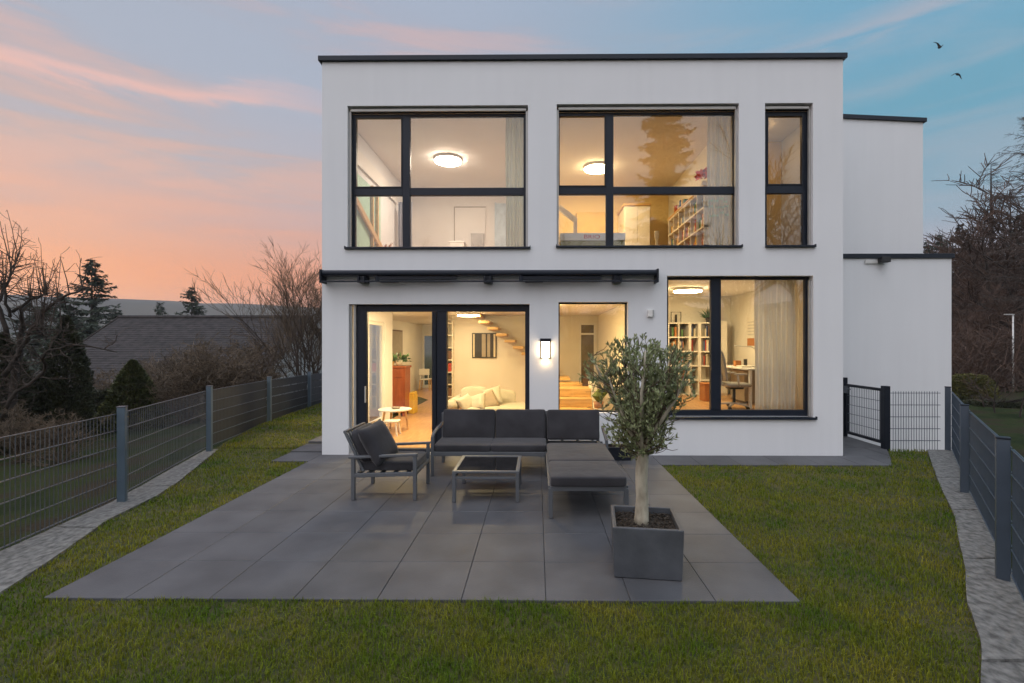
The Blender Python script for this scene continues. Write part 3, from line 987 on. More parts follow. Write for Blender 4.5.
# ------------------------------------------------------------------ awning
AY = F - .20
ax0, ax1 = px(320.5, AY), px(657.5, AY)
aw = thing('awning', 'retracted dark grey awning cassette above the terrace door', 'awning', ((ax0 + ax1) / 2, F, pz(281, AY)))
zt, zm, zbb = pz(269.3, AY), pz(275.6, AY), pz(281.8, AY)
an = np.linspace(0, 2 * math.pi, 20, endpoint=False)
prof = [(F - .11 + .095 * np.sign(math.cos(a)) * abs(math.cos(a)) ** .7, (zt + zm) / 2 + (zt - zm) / 2 * np.sign(math.sin(a)) * abs(math.sin(a)) ** .7) for a in an]
v = [(ax0, a, b) for a, b in prof] + [(ax1, a, b) for a, b in prof]
k = len(prof)
MB().add(v, [np.array([(i, (i + 1) % k, k + (i + 1) % k, k + i) for i in range(k)]), np.arange(k)[None, ::-1], (np.arange(k) + k)[None, :]]).build('cassette', M['anthracite'], aw, smooth=False)
MB().box(ax0, ax1, AY - .01, AY + .03, zbb, zbb + .022).build('front_bar', M['anthracite'], aw, bevel=.004)
for a in (ax0 - .012, ax1 - .012):
    MB().box(a, a + .03, AY - .03, F - .003, zbb - .012, zt + .006).build('end_cap', M['anthracite_dark'], aw, bevel=.008)
for u in (361, 487.5, 618):
    a = px(u, AY)
    mb = MB().box(a - .07, a + .07, AY + .032, F - .003, zbb - .004, zm + .004)
    for q in (-.045, .045):
        mb.box(a + q - .014, a + q + .014, AY - .016, AY + .031, zbb - .012, zm - .004)
    mb.build('wall_bracket', M['anthracite_dark'], aw, bevel=.004)
for u0, u1 in ((376, 456), (521, 602)):
    mb = MB().bar((px(u0, AY), AY + .06, zm - .03), (px(u1, AY), AY + .075, zm - .022), .045, .06)
    mb.tube([(px(u0, AY), AY + .055, zm - .07), (px(u0, AY), AY + .055, zm + .02)], .035, 12)
    mb.bar((px(u0 + 4, AY), AY + .03, zbb + .005), (px(u0 + 22, AY), AY + .03, zbb + .008), .04, .03)
    mb.build('folding_arm', M['anthracite'], aw, bevel=.004)

# ================================================================== TERRACE FURNITURE
MF, MC = M['frame'], M['fabric']
t_ = .045   # profile
# sofa with chaise
SY0, SY1 = 6.60, 7.36
sx0, sx1, sxm = -1.44, 1.02, .14
sofa = thing('outdoor_sofa', 'grey framed corner lounge sofa with charcoal cushions and a chaise end', 'sofa', (-.2, 7.0, 0))
mb = MB()
for a, b in (((sx0, SY0), (sxm, SY0)), ((sx0, SY1), (sx1 - .06, SY1)), ((sx0, SY0), (sx0, SY1))):
    mb.bar((*a, .31), (*b, .31), t_, .06)
mb.bar((sxm, 5.02, .31), (sxm, SY1, .31), t_, .06).bar((.93, 5.02, .31), (.93, SY1, .31), t_, .06).bar((sxm, 5.02, .312), (.93, 5.02, .312), .043, .05)
for yy in (5.35, 5.75, 6.15, 6.55, 6.95):
    mb.box(sxm, .93, yy, yy + .06, .305, .325)
for xx in (-1.1, -.7, -.3):
    mb.box(xx, xx + .06, SY0, SY1, .306, .326)
mb.build('seat_frame', MF, sofa, bevel=.006)
for x, y, h in ((sx0, SY0, .55), (sx0, SY1, .8), (sxm, SY0, .31), (sxm, SY1, .8), (.93, SY1, .8), (sxm + .001, 5.02, .32), (.93, 5.02, .32), (-.65, SY1, .8)):
    MB().box(x - .022, x + .022, y - .022, y + .022, .003, min(h, .77) - .005).build('leg', MF, sofa, bevel=.004)
mb = MB()
mb.bar((sx0, SY1 + .02, .77), (.95, SY1 + .02, .77), .04, .045)
for x in np.linspace(sx0 + .2, .85, 10):
    mb.box(x - .02, x + .02, SY1 + .005, SY1 + .02, .34, .79)
mb.build('back_frame', MF, sofa, bevel=.005)
# curved left arm and short right arm
pts_ = [(sx0, SY0, .53), (sx0, SY0 + .06, .575), (sx0, SY0 + .3, .60), (sx0, SY1 - .2, .61), (sx0, SY1 - .02, .62)]
MB().tube(pts_, .024, 10).build('armrest', MF, sofa, smooth=True)
mb = MB().bar((1.0, 6.9, .42), (1.0, 7.36, .55), .04).bar((1.0, 6.92, .003), (1.0, 6.92, .42), .04).bar((.95, 7.34, .31), (1.0, 7.34, .31), .04)
mb.build('armrest', MF, sofa, bevel=.004)
for (c, s_) in (((-1.03, 6.955, .385), (.80, .76, .10)), ((-.255, 6.955, .385), (.77, .76, .10)), ((.535, 6.22, .39), (.80, 1.04, .11)), ((.535, 5.33, .39), (.80, .72, .11))):
    MB().squad(c, s_, .11, puff=.10, nu=48, nv=20, piping=True).build('seat_cushion', MC, sofa, smooth=True)
for x, w_ in ((-1.015, .775), (-.245, .745), (.535, .775)):
    mtx = RX(R(-80))
    MB().squad((x, 7.20 if x < .3 else 7.17, .615), (w_, .44, .15), .10, mtx=RX(R(78)), puff=.25, nu=48, nv=20, piping=True).build('back_cushion', MC, sofa, smooth=True)

# armchair (faces right)
ac = thing('outdoor_armchair', 'grey framed lounge armchair with charcoal cushions left of the glass table', 'armchair', (-1.8, 5.92, 0))
ax_0, ax_1, ay0, ay1 = -2.14, -1.42, 5.57, 6.24
mb = MB()
for yy in (ay0, ay1):
    mb.bar((ax_0, yy, .29), (ax_1, yy, .31), .04, .045)
mb.bar((ax_1, ay0, .312), (ax_1, ay1, .312), .04, .044).bar((ax_0 + .02, ay0, .288), (ax_0 + .02, ay1, .288), .04, .044)
for xx in (-2.0, -1.85, -1.7, -1.55):
    mb.box(xx, xx + .05, ay0, ay1, .30, .315)
mb.build('seat_frame', MF, ac, bevel=.005)
for x, y, h in ((ax_0, ay0, .50), (ax_1, ay0, .52), (ax_0, ay1, .50), (ax_1, ay1, .52)):
    MB().box(x - .021, x + .021, y - .021, y + .021, .003, h).build('leg', MF, ac, bevel=.004)
for yy in (ay0, ay1):
    MB().bar((ax_0 - .05, yy, .50), (ax_1 + .03, yy, .535), .055, .03).build('armrest', MF, ac, bevel=.006)
mb = MB()
b0, b1 = Vector((-2.03, 0, .33)), Vector((-2.25, 0, .79))
for yy in (ay0 + .035, ay1 - .035):
    mb.bar((b0.x, yy, b0.z), (b1.x, yy, b1.z), .035, .03)
mb.bar((b1.x, ay0 + .02, b1.z), (b1.x, ay1 - .02, b1.z), .035, .03)
for k_ in range(6):
    yy = ay0 + .12 + k_ * .088
    mb.bar((b0.x, yy, b0.z), (b1.x, yy, b1.z), .04, .012)
mb.build('back_frame', MF, ac, bevel=.004)
MB().squad((-1.76, 5.905, .385), (.68, .60, .12), .16, puff=.1, nu=48, nv=20, piping=True).build('seat_cushion', MC, ac, smooth=True)
MB().squad((-2.075, 5.905, .60), (.10, .58, .46), .2, mtx=RY(R(-25)), nu=40, nv=20).build('back_cushion', MC, ac, smooth=True)
q = Matrix.Rotation(R(-27), 4, 'Y') @ Matrix.Rotation(R(90), 4, 'Y')
o = MB().pillow((-1.90, 5.74, .645), .48, .46, .17, RZ(R(-20)) @ q @ RZ(R(10))).build('throw_cushion', MC, smooth=True)
tag(o, 'square charcoal throw cushion leaning in the lounge armchair', 'cushion')

# coffee table
ct = thing('coffee_table', 'low square grey coffee table with a black glass top', 'table', (-.59, 5.88, 0))
tx0, tx1, ty0, ty1 = -.955, -.225, 5.52, 6.26
for x in (tx0, tx1):
    for y in (ty0, ty1):
        MB().box(x - .021, x + .021, y - .021, y + .021, .003, .335).build('leg', MF, ct, bevel=.004)
mb = MB()
for y in (ty0, ty1):
    mb.bar((tx0 - .021, y, .348), (tx1 + .021, y, .348), .042, .026).bar((tx0 + .021, y, .28), (tx1 - .021, y, .28), .03, .03)
for x in (tx0, tx1):
    mb.bar((x, ty0 + .021, .348), (x, ty1 - .021, .348), .042, .0258).bar((x, ty0 + .021, .28), (x, ty1 - .021, .28), .03, .03)
mb.build('table_frame', MF, ct, bevel=.004)
MB().box(tx0 + .02, tx1 - .02, ty0 + .02, ty1 - .02, .338, .353).build('glass_top', M['black_glass'], ct)

# planter + olive
pt = thing('planter', 'square grey fibre cement planter at the front of the terrace', 'planter', (.85, 3.97, 0))
bx0, bx1, by0, by1, hz = .585, 1.125, 3.70, 4.24, .395
mb = MB()
tp = .012
o4 = [(bx0 + tp, by0 + tp), (bx1 - tp, by0 + tp), (bx1 - tp, by1 - tp), (bx0 + tp, by1 - tp)]
t4 = [(bx0, by0), (bx1, by0), (bx1, by1), (bx0, by1)]
i4 = [(bx0 + .032, by0 + .032), (bx1 - .032, by0 + .032), (bx1 - .032, by1 - .032), (bx0 + .032, by1 - .032)]
v = [(*p, .004) for p in o4] + [(*p, hz) for p in t4] + [(*p, hz) for p in i4] + [(*p, hz - .12) for p in i4]
f_ = []
for a in range(4):
    b = (a + 1) % 4
    f_ += [(a, b, 4 + b, 4 + a), (4 + a, 4 + b, 8 + b, 8 + a), (8 + a, 8 + b, 12 + b, 12 + a)]
mb.add(v, [np.array(f_), np.array([(3, 2, 1, 0)])])
mb.build('box', M['slate_pot'], pt, bevel=.006)
g = np.linspace(0, 1, 26)
v = [(bx0 + .031 + a * (bx1 - bx0 - .062), by0 + .031 + b * (by1 - by0 - .062), hz - .055 + .02 * noise.noise(Vector((a * 9, b * 9, 0))) + .014 * noise.noise(Vector((a * 30, b * 30, 0)))) for b in g for a in g]
mb = MB().add(v, np.array([(i * 26 + j, i * 26 + j + 1, (i + 1) * 26 + j + 1, (i + 1) * 26 + j) for i in range(25) for j in range(25)]))
for _ in range(260):
    c = Vector((rng.uniform(bx0 + .05, bx1 - .05), rng.uniform(by0 + .05, by1 - .05), hz - .05 + rng.uniform(0, .02)))
    d = Vector((rng.uniform(-1, 1), rng.uniform(-1, 1), rng.uniform(-.4, .4))).normalized() * rng.uniform(.008, .022)
    mb.bar(c - d, c + d, rng.uniform(.006, .014), .005)
mb.build('mulch', M['soil'], pt)


def polyline(p, d, L, n, wob, up, rg):
    P = [np.array(p, float)]
    d = np.array(d, float)
    d /= np.linalg.norm(d)
    for i in range(n):
        d = d + np.array([rg.gauss(0, wob), rg.gauss(0, wob), rg.gauss(0, wob) + up])
        d /= np.linalg.norm(d)
        P.append(P[-1] + d * L / n)
    return np.array(P), d


olive = thing('olive_tree', 'small olive tree with a pale trunk growing in the square planter', 'tree', (.86, 3.97, hz - .06))
rg = random.Random(21)
TR = MB()
trunk = np.array([(.86, 3.97, hz - .08), (.862, 3.97, hz), (.868, 3.975, .55), (.862, 3.98, .70), (.868, 3.975, .86), (.865, 3.97, .96)])
TR.tube(trunk, [.066, .057, .050, .048, .052, .042], 14)
LP, LD = [], []
tw = MB()


def inside_olive(p):
    z = (p[2] - 1.36) / .56
    rr = math.hypot((p[0] - .855) / .47, (p[1] - 3.97) / .44)
    lim = (1 - abs(z) ** 4) if abs(z) < 1 else 0
    lim = lim * (.72 + .34 * min(1, max(0, (z + .8) / 1.0)))
    return rr < max(0.0, lim) * (1 + .30 * noise.noise(Vector((p[0] * 6, p[1] * 6, p[2] * 3)))) + .05 and z < 1


for b in range(13):
    a = b * 2.4 + rg.uniform(-.3, .3)
    tilt = rg.uniform(.15, .72)
    L_ = rg.uniform(.65, .98)
    st = trunk[4] + (trunk[5] - trunk[4]) * rg.random()
    P, d = polyline(st, (math.cos(a) * tilt, math.sin(a) * tilt, 1), L_, 8, .07, .05, rg)
    TR.tube(P, np.linspace(.024, .006, len(P)), 7)
    for s_ in range(17):
        q = P[rg.randint(0, len(P) - 1)]
        aa = rg.uniform(0, 6.283)
        P2_, d2 = polyline(q, (math.cos(aa), math.sin(aa), rg.uniform(.1, 1.5)), rg.uniform(.18, .42), 7, .16, .06, rg)
        keep = [p for p in P2_ if inside_olive(p)]
        if len(keep) < 3: continue
        P2_ = np.array(keep)
        tw.tube(P2_, np.linspace(.005, .0018, len(P2_)), 4, cap=False)
        for s3 in range(3):
            q2 = P2_[rg.randint(0, len(P2_) - 1)]
            a3 = rg.uniform(0, 6.283)
            P3, _ = polyline(q2, (math.cos(a3), math.sin(a3), rg.uniform(-.1, 1.8)), rg.uniform(.1, .24), 5, .15, .08, rg)
            P3 = np.array([p for p in P3 if inside_olive(p)])
            if len(P3) < 2: continue
            tw.tube(P3, .0016, 3, cap=False)
            for i in range(len(P3) - 1):
                dd = P3[i + 1] - P3[i]
                for _ in range(4):
                    LP.append(P3[i] + dd * rg.random())
                    sd = np.array([rg.gauss(0, 1), rg.gauss(0, 1), rg.gauss(0, 1)])
                    LD.append(dd / (np.linalg.norm(dd) + 1e-9) * 1.0 + sd / np.linalg.norm(sd) * .8 + np.array([0, 0, .35]))
# low shoots at the fork
for _ in range(16):
    a = rg.uniform(0, 6.283)
    P3, _d = polyline((.866, 3.975, rg.uniform(.84, .95)), (math.cos(a), math.sin(a), .6), rg.uniform(.12, .34), 6, .15, .02, rg)
    tw.tube(P3, .002, 3, cap=False)
    for i in range(len(P3) - 1):
        dd = P3[i + 1] - P3[i]
        for _ in range(4):
            LP.append(P3[i] + dd * rg.random())
            sd = np.array([rg.gauss(0, 1), rg.gauss(0, 1), rg.gauss(0, 1)])
            LD.append(dd / (np.linalg.norm(dd) + 1e-9) * .9 + sd / np.linalg.norm(sd))
TR.build('trunk', M['olive_bark'], olive, smooth=True)
LP, LD = np.array(LP), np.array(LD)
cr = MB()
cr.mi = 1
cr.v, cr.f, cr.n = list(tw.v), [(f, 1) for f, _ in tw.f], tw.n
cr.mi = 0
cr.leaves(LP, LD, nrg.normal(0, 1, (len(LP), 3)), nrg.uniform(.028, .052, len(LP)), nrg.uniform(.010, .017, len(LP)))
cr.build('crown', [M['olive_leaf'], M['twig_brown']], olive)

pt.rotation_euler = (0, 0, R(-7))
pt.location.x += .032
# low box planter behind the chaise
pb = thing('low_planter', 'low dark planter box of bare soil against the white wall behind the chaise', 'planter', (1.28, 7.6, 0))
lb0, lb1 = px(607, 7.5), px(632, 7.5)
mb = MB()
wall(mb, 'y', lb0, lb1, .004, .20, 7.5, 7.53).box(lb0, lb1, 7.78, 7.81, .004, .1999).box(lb0, lb0 + .03, 7.53, 7.78, .004, .1998).box(lb1 - .03, lb1, 7.53, 7.78, .004, .1998)
mb.build('box', M['anthracite_dark'], pb)
mb = MB().box(lb0 + .03, lb1 - .03, 7.53, 7.78, .004, .16)
for _ in range(120):
    c = Vector((rng.uniform(lb0 + .05, lb1 - .05), rng.uniform(7.55, 7.76), .165 + rng.uniform(0, .03)))
    d = Vector((rng.uniform(-1, 1), rng.uniform(-1, 1), rng.uniform(-.1, .9))).normalized() * rng.uniform(.01, .04)
    mb.bar(c - d, c + d, .008, .006)
mb.build('soil', M['soil'], pb)

# ================================================================== FENCES
def fence(name, label, nodes, top=1.03, slats=None, coat='fence', skip_first_post=False, start_post=True, side=1):
    o = thing(name, label, 'fence', (nodes[0][0], nodes[0][1], nodes[0][2]))
    for i, (x, y, z) in enumerate(nodes):
        if i == 0 and not start_post: continue
        j = min(i, len(nodes) - 2)
        d = Vector((nodes[j + 1][0] - nodes[j][0], nodes[j + 1][1] - nodes[j][1], 0))
        ang = math.atan2(d.y, d.x)
        mt = Matrix.Translation((x, y, 0)) @ RZ(ang + (0 if side > 0 else math.pi))
        ps = MB().box(-.032, .032, -.045, .035, z - .35, z + top + .055, mt).build('post', M[coat], o, bevel=.004)
        MB().box(-.036, .036, -.049, .039, z + top + .0555, z + top + .072, mt).build('post_cap', M['rod'] if coat == 'fence' else M['anthracite'], ps, bevel=.004)
    for i in range(len(nodes) - 1):
        p, q = Vector(nodes[i]), Vector(nodes[i + 1])
        d = q - p
        L_ = math.hypot(d.x, d.y)
        nrm = Vector((-d.y, d.x, 0)).normalized() * 0.045 * side
        mb = MB()
        kv = int(L_ / .05)
        for k in range(1, kv):
            b = p + d * (k / kv) + nrm
            mb.bar((b.x, b.y, b.z + .035), (b.x, b.y, b.z + top - .012), .0055)
        nh = 6
        for h in range(nh):
            zz = .06 + (top - .075) * h / (nh - 1)
            for s_ in (-.0065, .0065):
                a = p + d * .012 + nrm * (1 + s_ / .045) + Vector((0, 0, zz))
                b = p + d * .988 + nrm * (1 + s_ / .045) + Vector((0, 0, zz))
                mb.bar(a, b, .0075)
        pn = mb.build('mesh_panel', M['rod'] if coat == 'fence' and not (slats and slats.get(i)) else M['fence_dark'], o)
        if slats and slats.get(i):
            mb = MB()
            for h in range(5):
                za = .06 + (top - .075) * h / 5 + .012
                zb_ = .06 + (top - .075) * (h + 1) / 5 - .012
                a = p + d * .015 + nrm
                b = p + d * .985 + nrm
                mb.bar(a + Vector((0, 0, (za + zb_) / 2)), b + Vector((0, 0, (za + zb_) / 2)), .0025, zb_ - za)
            mb.build('privacy_strip', M[slats[i]], pn)
    return o


fence('mesh_fence', 'grey double rod mesh fence on the left, brown privacy strips in its far panels',
      [(FL[0][0], FL[0][1], -.02), (FL[1][0], FL[1][1], -.01), (FL[2][0], FL[2][1], .0), (FL[3][0], FL[3][1], .01), (FL[4][0], FL[4][1], .0), (FL[5][0], FL[5][1], -.03), (FL[6][0], FL[6][1], -.09)],
      slats={3: 'slat', 4: 'slat', 5: 'slat_dark'})
fence('mesh_fence', 'dark mesh fence running along the granite edging on the right',
      [(.35, -.6, 0), (FR[0][0], FR[0][1], 0), (FR[1][0], FR[1][1], 0), (FR[2][0], FR[2][1], -.02), (FR[3][0], FR[3][1], -.01)], coat='fence_dark', side=-1)
GX, GY = px(885.5, 8.42), 8.42
# cross panel between gate post and right fence
o = thing('fence_panel', 'short dark mesh panel between the gate post and the right fence', 'fence', (GX, GY, 0))
mb = MB()
ex = 6.98
kv = 19
for k in range(1, kv):
    x = GX + .06 + (ex - GX - .06) * k / kv
    mb.box(x - .003, x + .003, GY - .04, GY - .034, -.12 - .0, 1.0)
for h in range(6):
    zz = -.06 + 1.03 * h / 5
    for s_ in (-.046, -.032):
        mb.box(GX + .05, ex, GY + s_ - .0037, GY + s_ + .0037, zz - .004, zz + .004)
mb.build('mesh_panel', M['fence_dark'], o)
# gate (open, swung back along the wing path)
gt = thing('garden_gate', 'open dark framed mesh garden gate beside the house corner', 'gate', (GX, GY, 0))
MB().box(GX - .05, GX + .05, GY - .05, GY + .05, -.3, 1.09).build('gate_post', M['anthracite_dark'], gt, bevel=.005)
MB().box(6.02, 6.11, 9.50, 9.58, 0.004, 1.16).build('gate_post', M['anthracite_dark'], gt, bevel=.005)
gxa, ga, gb = 6.075, GY + .065, 9.485
mb = MB()
for yy in (ga, gb - .05):
    mb.box(gxa - .025, gxa + .025, yy, yy + .05, .07, 1.04)
mb.box(gxa - .0248, gxa + .0248, ga + .05, gb - .05, .07, .12).box(gxa - .0248, gxa + .0248, ga + .05, gb - .05, .99, 1.04)
mb.build('gate_frame', M['anthracite_dark'], gt, bevel=.004)
mb = MB()
for k in range(1, 19):
    y = ga + .05 + (gb - ga - .1) * k / 19
    mb.box(gxa - .003, gxa + .003, y - .003, y + .003, .12, .99)
for k in range(1, 5):
    z = .12 + .87 * k / 5
    mb.box(gxa - .011, gxa - .004, ga + .05, gb - .05, z - .004, z + .004)
mb.build('mesh_infill', M['fence_dark'], gt)
MB().box(gxa - .05, gxa - .026, gb - .1, gb + .02, .86, 1.0).bar((gxa - .055, gb - .05, .95), (gxa - .055, gb - .2, .95), .018).build('latch', M['rod'], gt)

# ================================================================== INTERIOR FURNISHINGS
FZ = .005
# red cabinet
c0, c1, cy0, cy1 = px(386, 12.0), px(405, 12.0), 12.0, 12.5
o = thing('cabinet', 'tall cherry red wooden cabinet behind the terrace door', 'cabinet', ((c0 + c1) / 2, 12.25, FZ))
cz = pz(366, 12.0)
mb = MB().box(c0, c1, cy0, cy1, .09, cz - .06)
for a in (c0 + .02, c1 - .08):
    for b in (cy0 + .02, cy1 - .08):
        mb.box(a, a + .06, b, b + .06, FZ, .09)
mb.build('carcass', M['cherry'], o, bevel=.008)
MB().box(c0 - .03, c1 + .03, cy0 - .03, cy1 + .02, cz - .06, cz).build('cabinet_top', M['cherry'], o, bevel=.012)
for a, b in ((.12, cz - .32), (cz - .29, cz - .08)):
    MB().box(c0 + .04, c1 - .04, cy0 - .018, cy0 - .001, a, b).build('door' if a < .5 else 'drawer', M['cherry'], o, bevel=.008)
# plant on the cabinet
cc = ((c0 + c1) / 2 + .04, 12.2, cz)
o = thing('potted_plant', 'leafy green plant in a pale pot on top of the red cabinet', 'plant', cc)
MB().lathe([(.0, .002), (.07, .002), (.10, .15), (.085, .15), (.07, .12), (0.001, .12)], cc, 20).build('pot', M['paper'], o, smooth=True)
k = 130
a = nrg.uniform(0, 6.283, k)
D = np.stack([np.cos(a), np.sin(a), nrg.uniform(-.2, 1.0, k)], 1)
P = np.array(cc) + np.array([0, 0, .14]) + D * nrg.uniform(.02, .2, k)[:, None] * np.array([1.2, .8, .8])
MB().leaves(P, D, nrg.normal(0, 1, (k, 3)), .11, .055).build('foliage', M['leaf_green'], o)
cc = (c0 + .1, 12.15, cz)
o = MB().lathe([(0.001, .002), (.045, .002), (.055, .10), (.03, .16), (.028, .22)], cc, 16).build('bottle', M['b_yellow'], smooth=True)
tag(o, 'small amber bottle left of the plant on the red cabinet', 'bottle')
# framed pictures on corridor wall
for (ya, yb_, za, zb_, lab) in ((14.4, 15.0, 1.5, 2.25, 'dark narrow picture on the corridor wall above the red cabinet'), (15.7, 16.9, 1.2, 2.3, 'large pale framed picture deeper along the corridor wall')):
    xw = AX0 + .171
    mb = MB().box(xw, xw + .03, ya, yb_, za, zb_)
    mb.mi = 1
    mb.box(xw + .0305, xw + .034, ya + .05, yb_ - .05, za + .05, zb_ - .05)
    tag(mb.build('picture', [M['b_brown'], M['shelf_back']]), lab, 'picture')
# low round table
tcx, tcy, tz = px(395, 10.0), 10.0, pz(409, 10.0)
o = thing('round_table', 'low round pale wooden table inside the terrace door', 'table', (tcx, tcy, FZ))
MB().lathe([(0.001, -.03), (.30, -.03), (.335, -.02), (.34, 0), (.0012, 0)], (tcx, tcy, tz), 36).build('table_top', M['white_lacquer'], o)
for a in (.6, 2.2, 3.8, 5.4):
    MB().bar((tcx + .22 * math.cos(a), tcy + .22 * math.sin(a), tz - .03), (tcx + .28 * math.cos(a), tcy + .28 * math.sin(a), FZ), .035).build('leg', M['oak'], o)
o = tag(MB().lathe([(0.001, .002), (.07, .002), (.10, .04), (.092, .04), (.0012, .012)], (tcx + .02, tcy, tz), 18).build('bowl', M['taupe'], smooth=True), 'shallow dark bowl on the low round table', 'bowl')
# little stool under it
sx_, sy_ = px(392, 9.55), 9.55
o = thing('child_stool', 'small white child stool in front of the low round table', 'stool', (sx_, sy_, FZ))
MB().box(sx_ - .14, sx_ + .14, sy_ - .13, sy_ + .13, .27, .30).build('seat', M['white_lacquer'], o, bevel=.01)
for a in (-1, 1):
    for b in (-1, 1):
        MB().bar((sx_ + .10 * a, sy_ + .09 * b, .27), (sx_ + .13 * a, sy_ + .12 * b, FZ), .028).build('leg', M['white_lacquer'], o)
# wooden dining chair far back
hx, hy = px(425.5, 18.7), 18.7
o = thing('dining_chair', 'pale dining chair in front of the far garden door', 'chair', (hx, hy, FZ))
MB().box(hx - .2, hx + .2, hy - .2, hy + .2, .43, .47).build('seat', M['white_lacquer'], o, bevel=.01)
for a in (-1, 1):
    for b in (-1, 1):
        MB().bar((hx + .17 * a, hy + .17 * b, .43), (hx + .2 * a, hy + .2 * b, FZ), .04).build('leg', M['oak'], o)
MB().box(hx - .2, hx + .2, hy - .22, hy - .19, .62, .86).box(hx - .17, hx - .14, hy - .216, hy - .194, .47, .62).box(hx + .14, hx + .17, hy - .216, hy - .194, .47, .62).build('backrest', M['white_lacquer'], o, bevel=.01)
# yellow toy box by the cabinet
tag(MB().box(px(408, 12.4), px(414, 12.4), 12.4, 12.8, FZ, .5).box(px(408.4, 12.4), px(413.6, 12.4), 12.42, 12.78, .5, .56).build('crate', M['b_yellow'], bevel=.02), 'small yellow crate on the floor right of the red cabinet', 'crate')
# picture on the living room wall
pa, pb_, za, zb_ = px(472, 13.57), px(496.5, 13.57), pz(358, 13.57), pz(333, 13.57)
o = thing('picture', 'black and cream square picture on the living room wall under the stairs', 'picture', ((pa + pb_) / 2, 13.58, za))
MB().box(pa, pb_, 13.565, 13.599, za, zb_).build('frame', M['b_dark'], o)
w_ = pb_ - pa
mb = MB().box(pa + .03, pa + w_ * .11, 13.561, 13.5645, za + .03, zb_ - .03)
mb.box(pa + w_ * .88, pb_ - .03, 13.561, 13.5645, za + .03, zb_ - .03)
mb.build('print_light', M['b_cream'], o)
MB().box(pa + w_ * .4, pa + w_ * .56, 13.561, 13.5645, za + .03, zb_ - .03).box(pa + w_ * .62, pa + w_ * .74, 13.561, 13.5645, za + .03, zb_ - .03).build('print_grey', M['shelf_back'], o)
# shelf end with books at the corridor corner
o = thing('shelf', 'slim cream shelf end with dark books at the corridor corner', 'shelf', (px(449.5, 13.4), 13.4, FZ))
xa, xb = px(446.5, 13.3), px(452.5, 13.3)
mb = MB().box(xa, xa + .02, 13.3, 13.59, FZ, 2.5).box(xb - .02, xb, 13.3, 13.59, FZ, 2.5).box(xa + .02, xb - .02, 13.57, 13.59, FZ, 2.5)
for k in range(8):
    mb.box(xa + .02, xb - .02, 13.302, 13.57, FZ + .34 * k, FZ + .34 * k + .025)
mb.build('shelf_board', M['shelf'], o)
for i, (k, c) in enumerate(((1, 'brown'), (2, 'dark'), (3, 'red'), (4, 'brown'))):
    b = MB().box(xa + .03, xb - .03, 13.32, 13.5, FZ + .34 * k + .028, FZ + .34 * k + .26).build('book', M['b_' + c])
    tag(b, ['brown book on the lowest visible board of the slim corridor shelf', 'black book on the second visible board of the slim corridor shelf', 'red book on the middle board of the slim corridor shelf', 'brown book high on the slim corridor shelf'][i], 'book')
# cream indoor sofa
o = thing('sofa', 'cream corner sofa heaped with cushions in the living room', 'sofa', (-1.1, 10.6, FZ))
s0, s1 = px(449, 9.9), px(528, 9.9)
MB().box(s0 + .05, s1 + .3, 9.95, 11.0, .06, .30).build('base', M['sofa'], o, bevel=.03)
MB().squad(((s0 + s1) / 2 + .25, 10.5, .40), (s1 - s0 + .1, 1.1, .22), .2, nu=48, nv=20).build('seat_cushion', M['sofa'], o, smooth=True)
MB().tube([(s0 + .02, 9.95, .52), (s0 + .05, 11.0, .52)], .14, 18).build('armrest', M['sofa'], o, smooth=True)
MB().squad((s0 + .42, 10.72, .63), (.62, .20, .40), .2, mtx=RZ(R(9)) @ RX(R(-16)), puff=.3).build('back_cushion', M['sofa'], o, smooth=True)
MB().squad((s0 + 1.03, 10.86, .58), (.60, .20, .34), .2, mtx=RZ(R(7)) @ RX(R(-16)), puff=.3).build('back_cushion', M['sofa'], o, smooth=True)
for i, (u, yy, zz, s_, rz, m_, lab) in enumerate(((466, 10.1, .56, .36, 40, 'sofa', 'small cream cushion at the left end of the indoor sofa'), (477, 10.15, .57, .40, -35, 'sofa', 'cream cushion tilted beside the taupe cushion on the indoor sofa'),
                                                 (487, 10.2, .60, .44, 12, 'taupe', 'taupe cushion lying on the cream indoor sofa'), (492, 10.5, .66, .44, -20, 'sofa', 'cream cushion behind the taupe cushion on the indoor sofa'))):
    b = MB().pillow((px(u, yy), yy, zz), s_, s_, .16, RZ(R(rz)) @ RX(R(62)) @ RZ(R(20))).build('cushion', M[m_], smooth=True)
    tag(b, lab, 'cushion')
# cactus on the parapet
cc = (px(598.5, 9.0), 9.0, .622)
o = thing('cactus', 'round green cactus in a pot behind the stair window', 'plant', cc)
MB().lathe([(0.001, .001), (.08, .001), (.1, .12), (.09, .12), (.0012, .1)], cc, 18).build('pot', M['terracotta'], o, smooth=True)
MB().squad((cc[0], cc[1], cc[2] + .23), (.26, .26, .26), 1.0, nu=28, nv=18).squad((cc[0] + .1, cc[1] - .02, cc[2] + .29), (.16, .16, .17), 1.0).build('body', M['cactus'], o, smooth=True)
# brown vase in the hall
cc = (px(588, 13.1), 13.1, FZ)
tag(MB().lathe([(0.001, .001), (.10, .001), (.15, .35), (.16, .7), (.10, 1.0), (.07, 1.1), (.08, 1.15)], cc, 20).build('floor_vase', M['b_brown'], smooth=True), 'tall dark brown floor vase beside the hall door', 'vase')

# ---- study
SF = .577
bz0, bz1 = SF, pz(322.5, 11.7)
ch = (bz1 - bz0 - .03) / 5


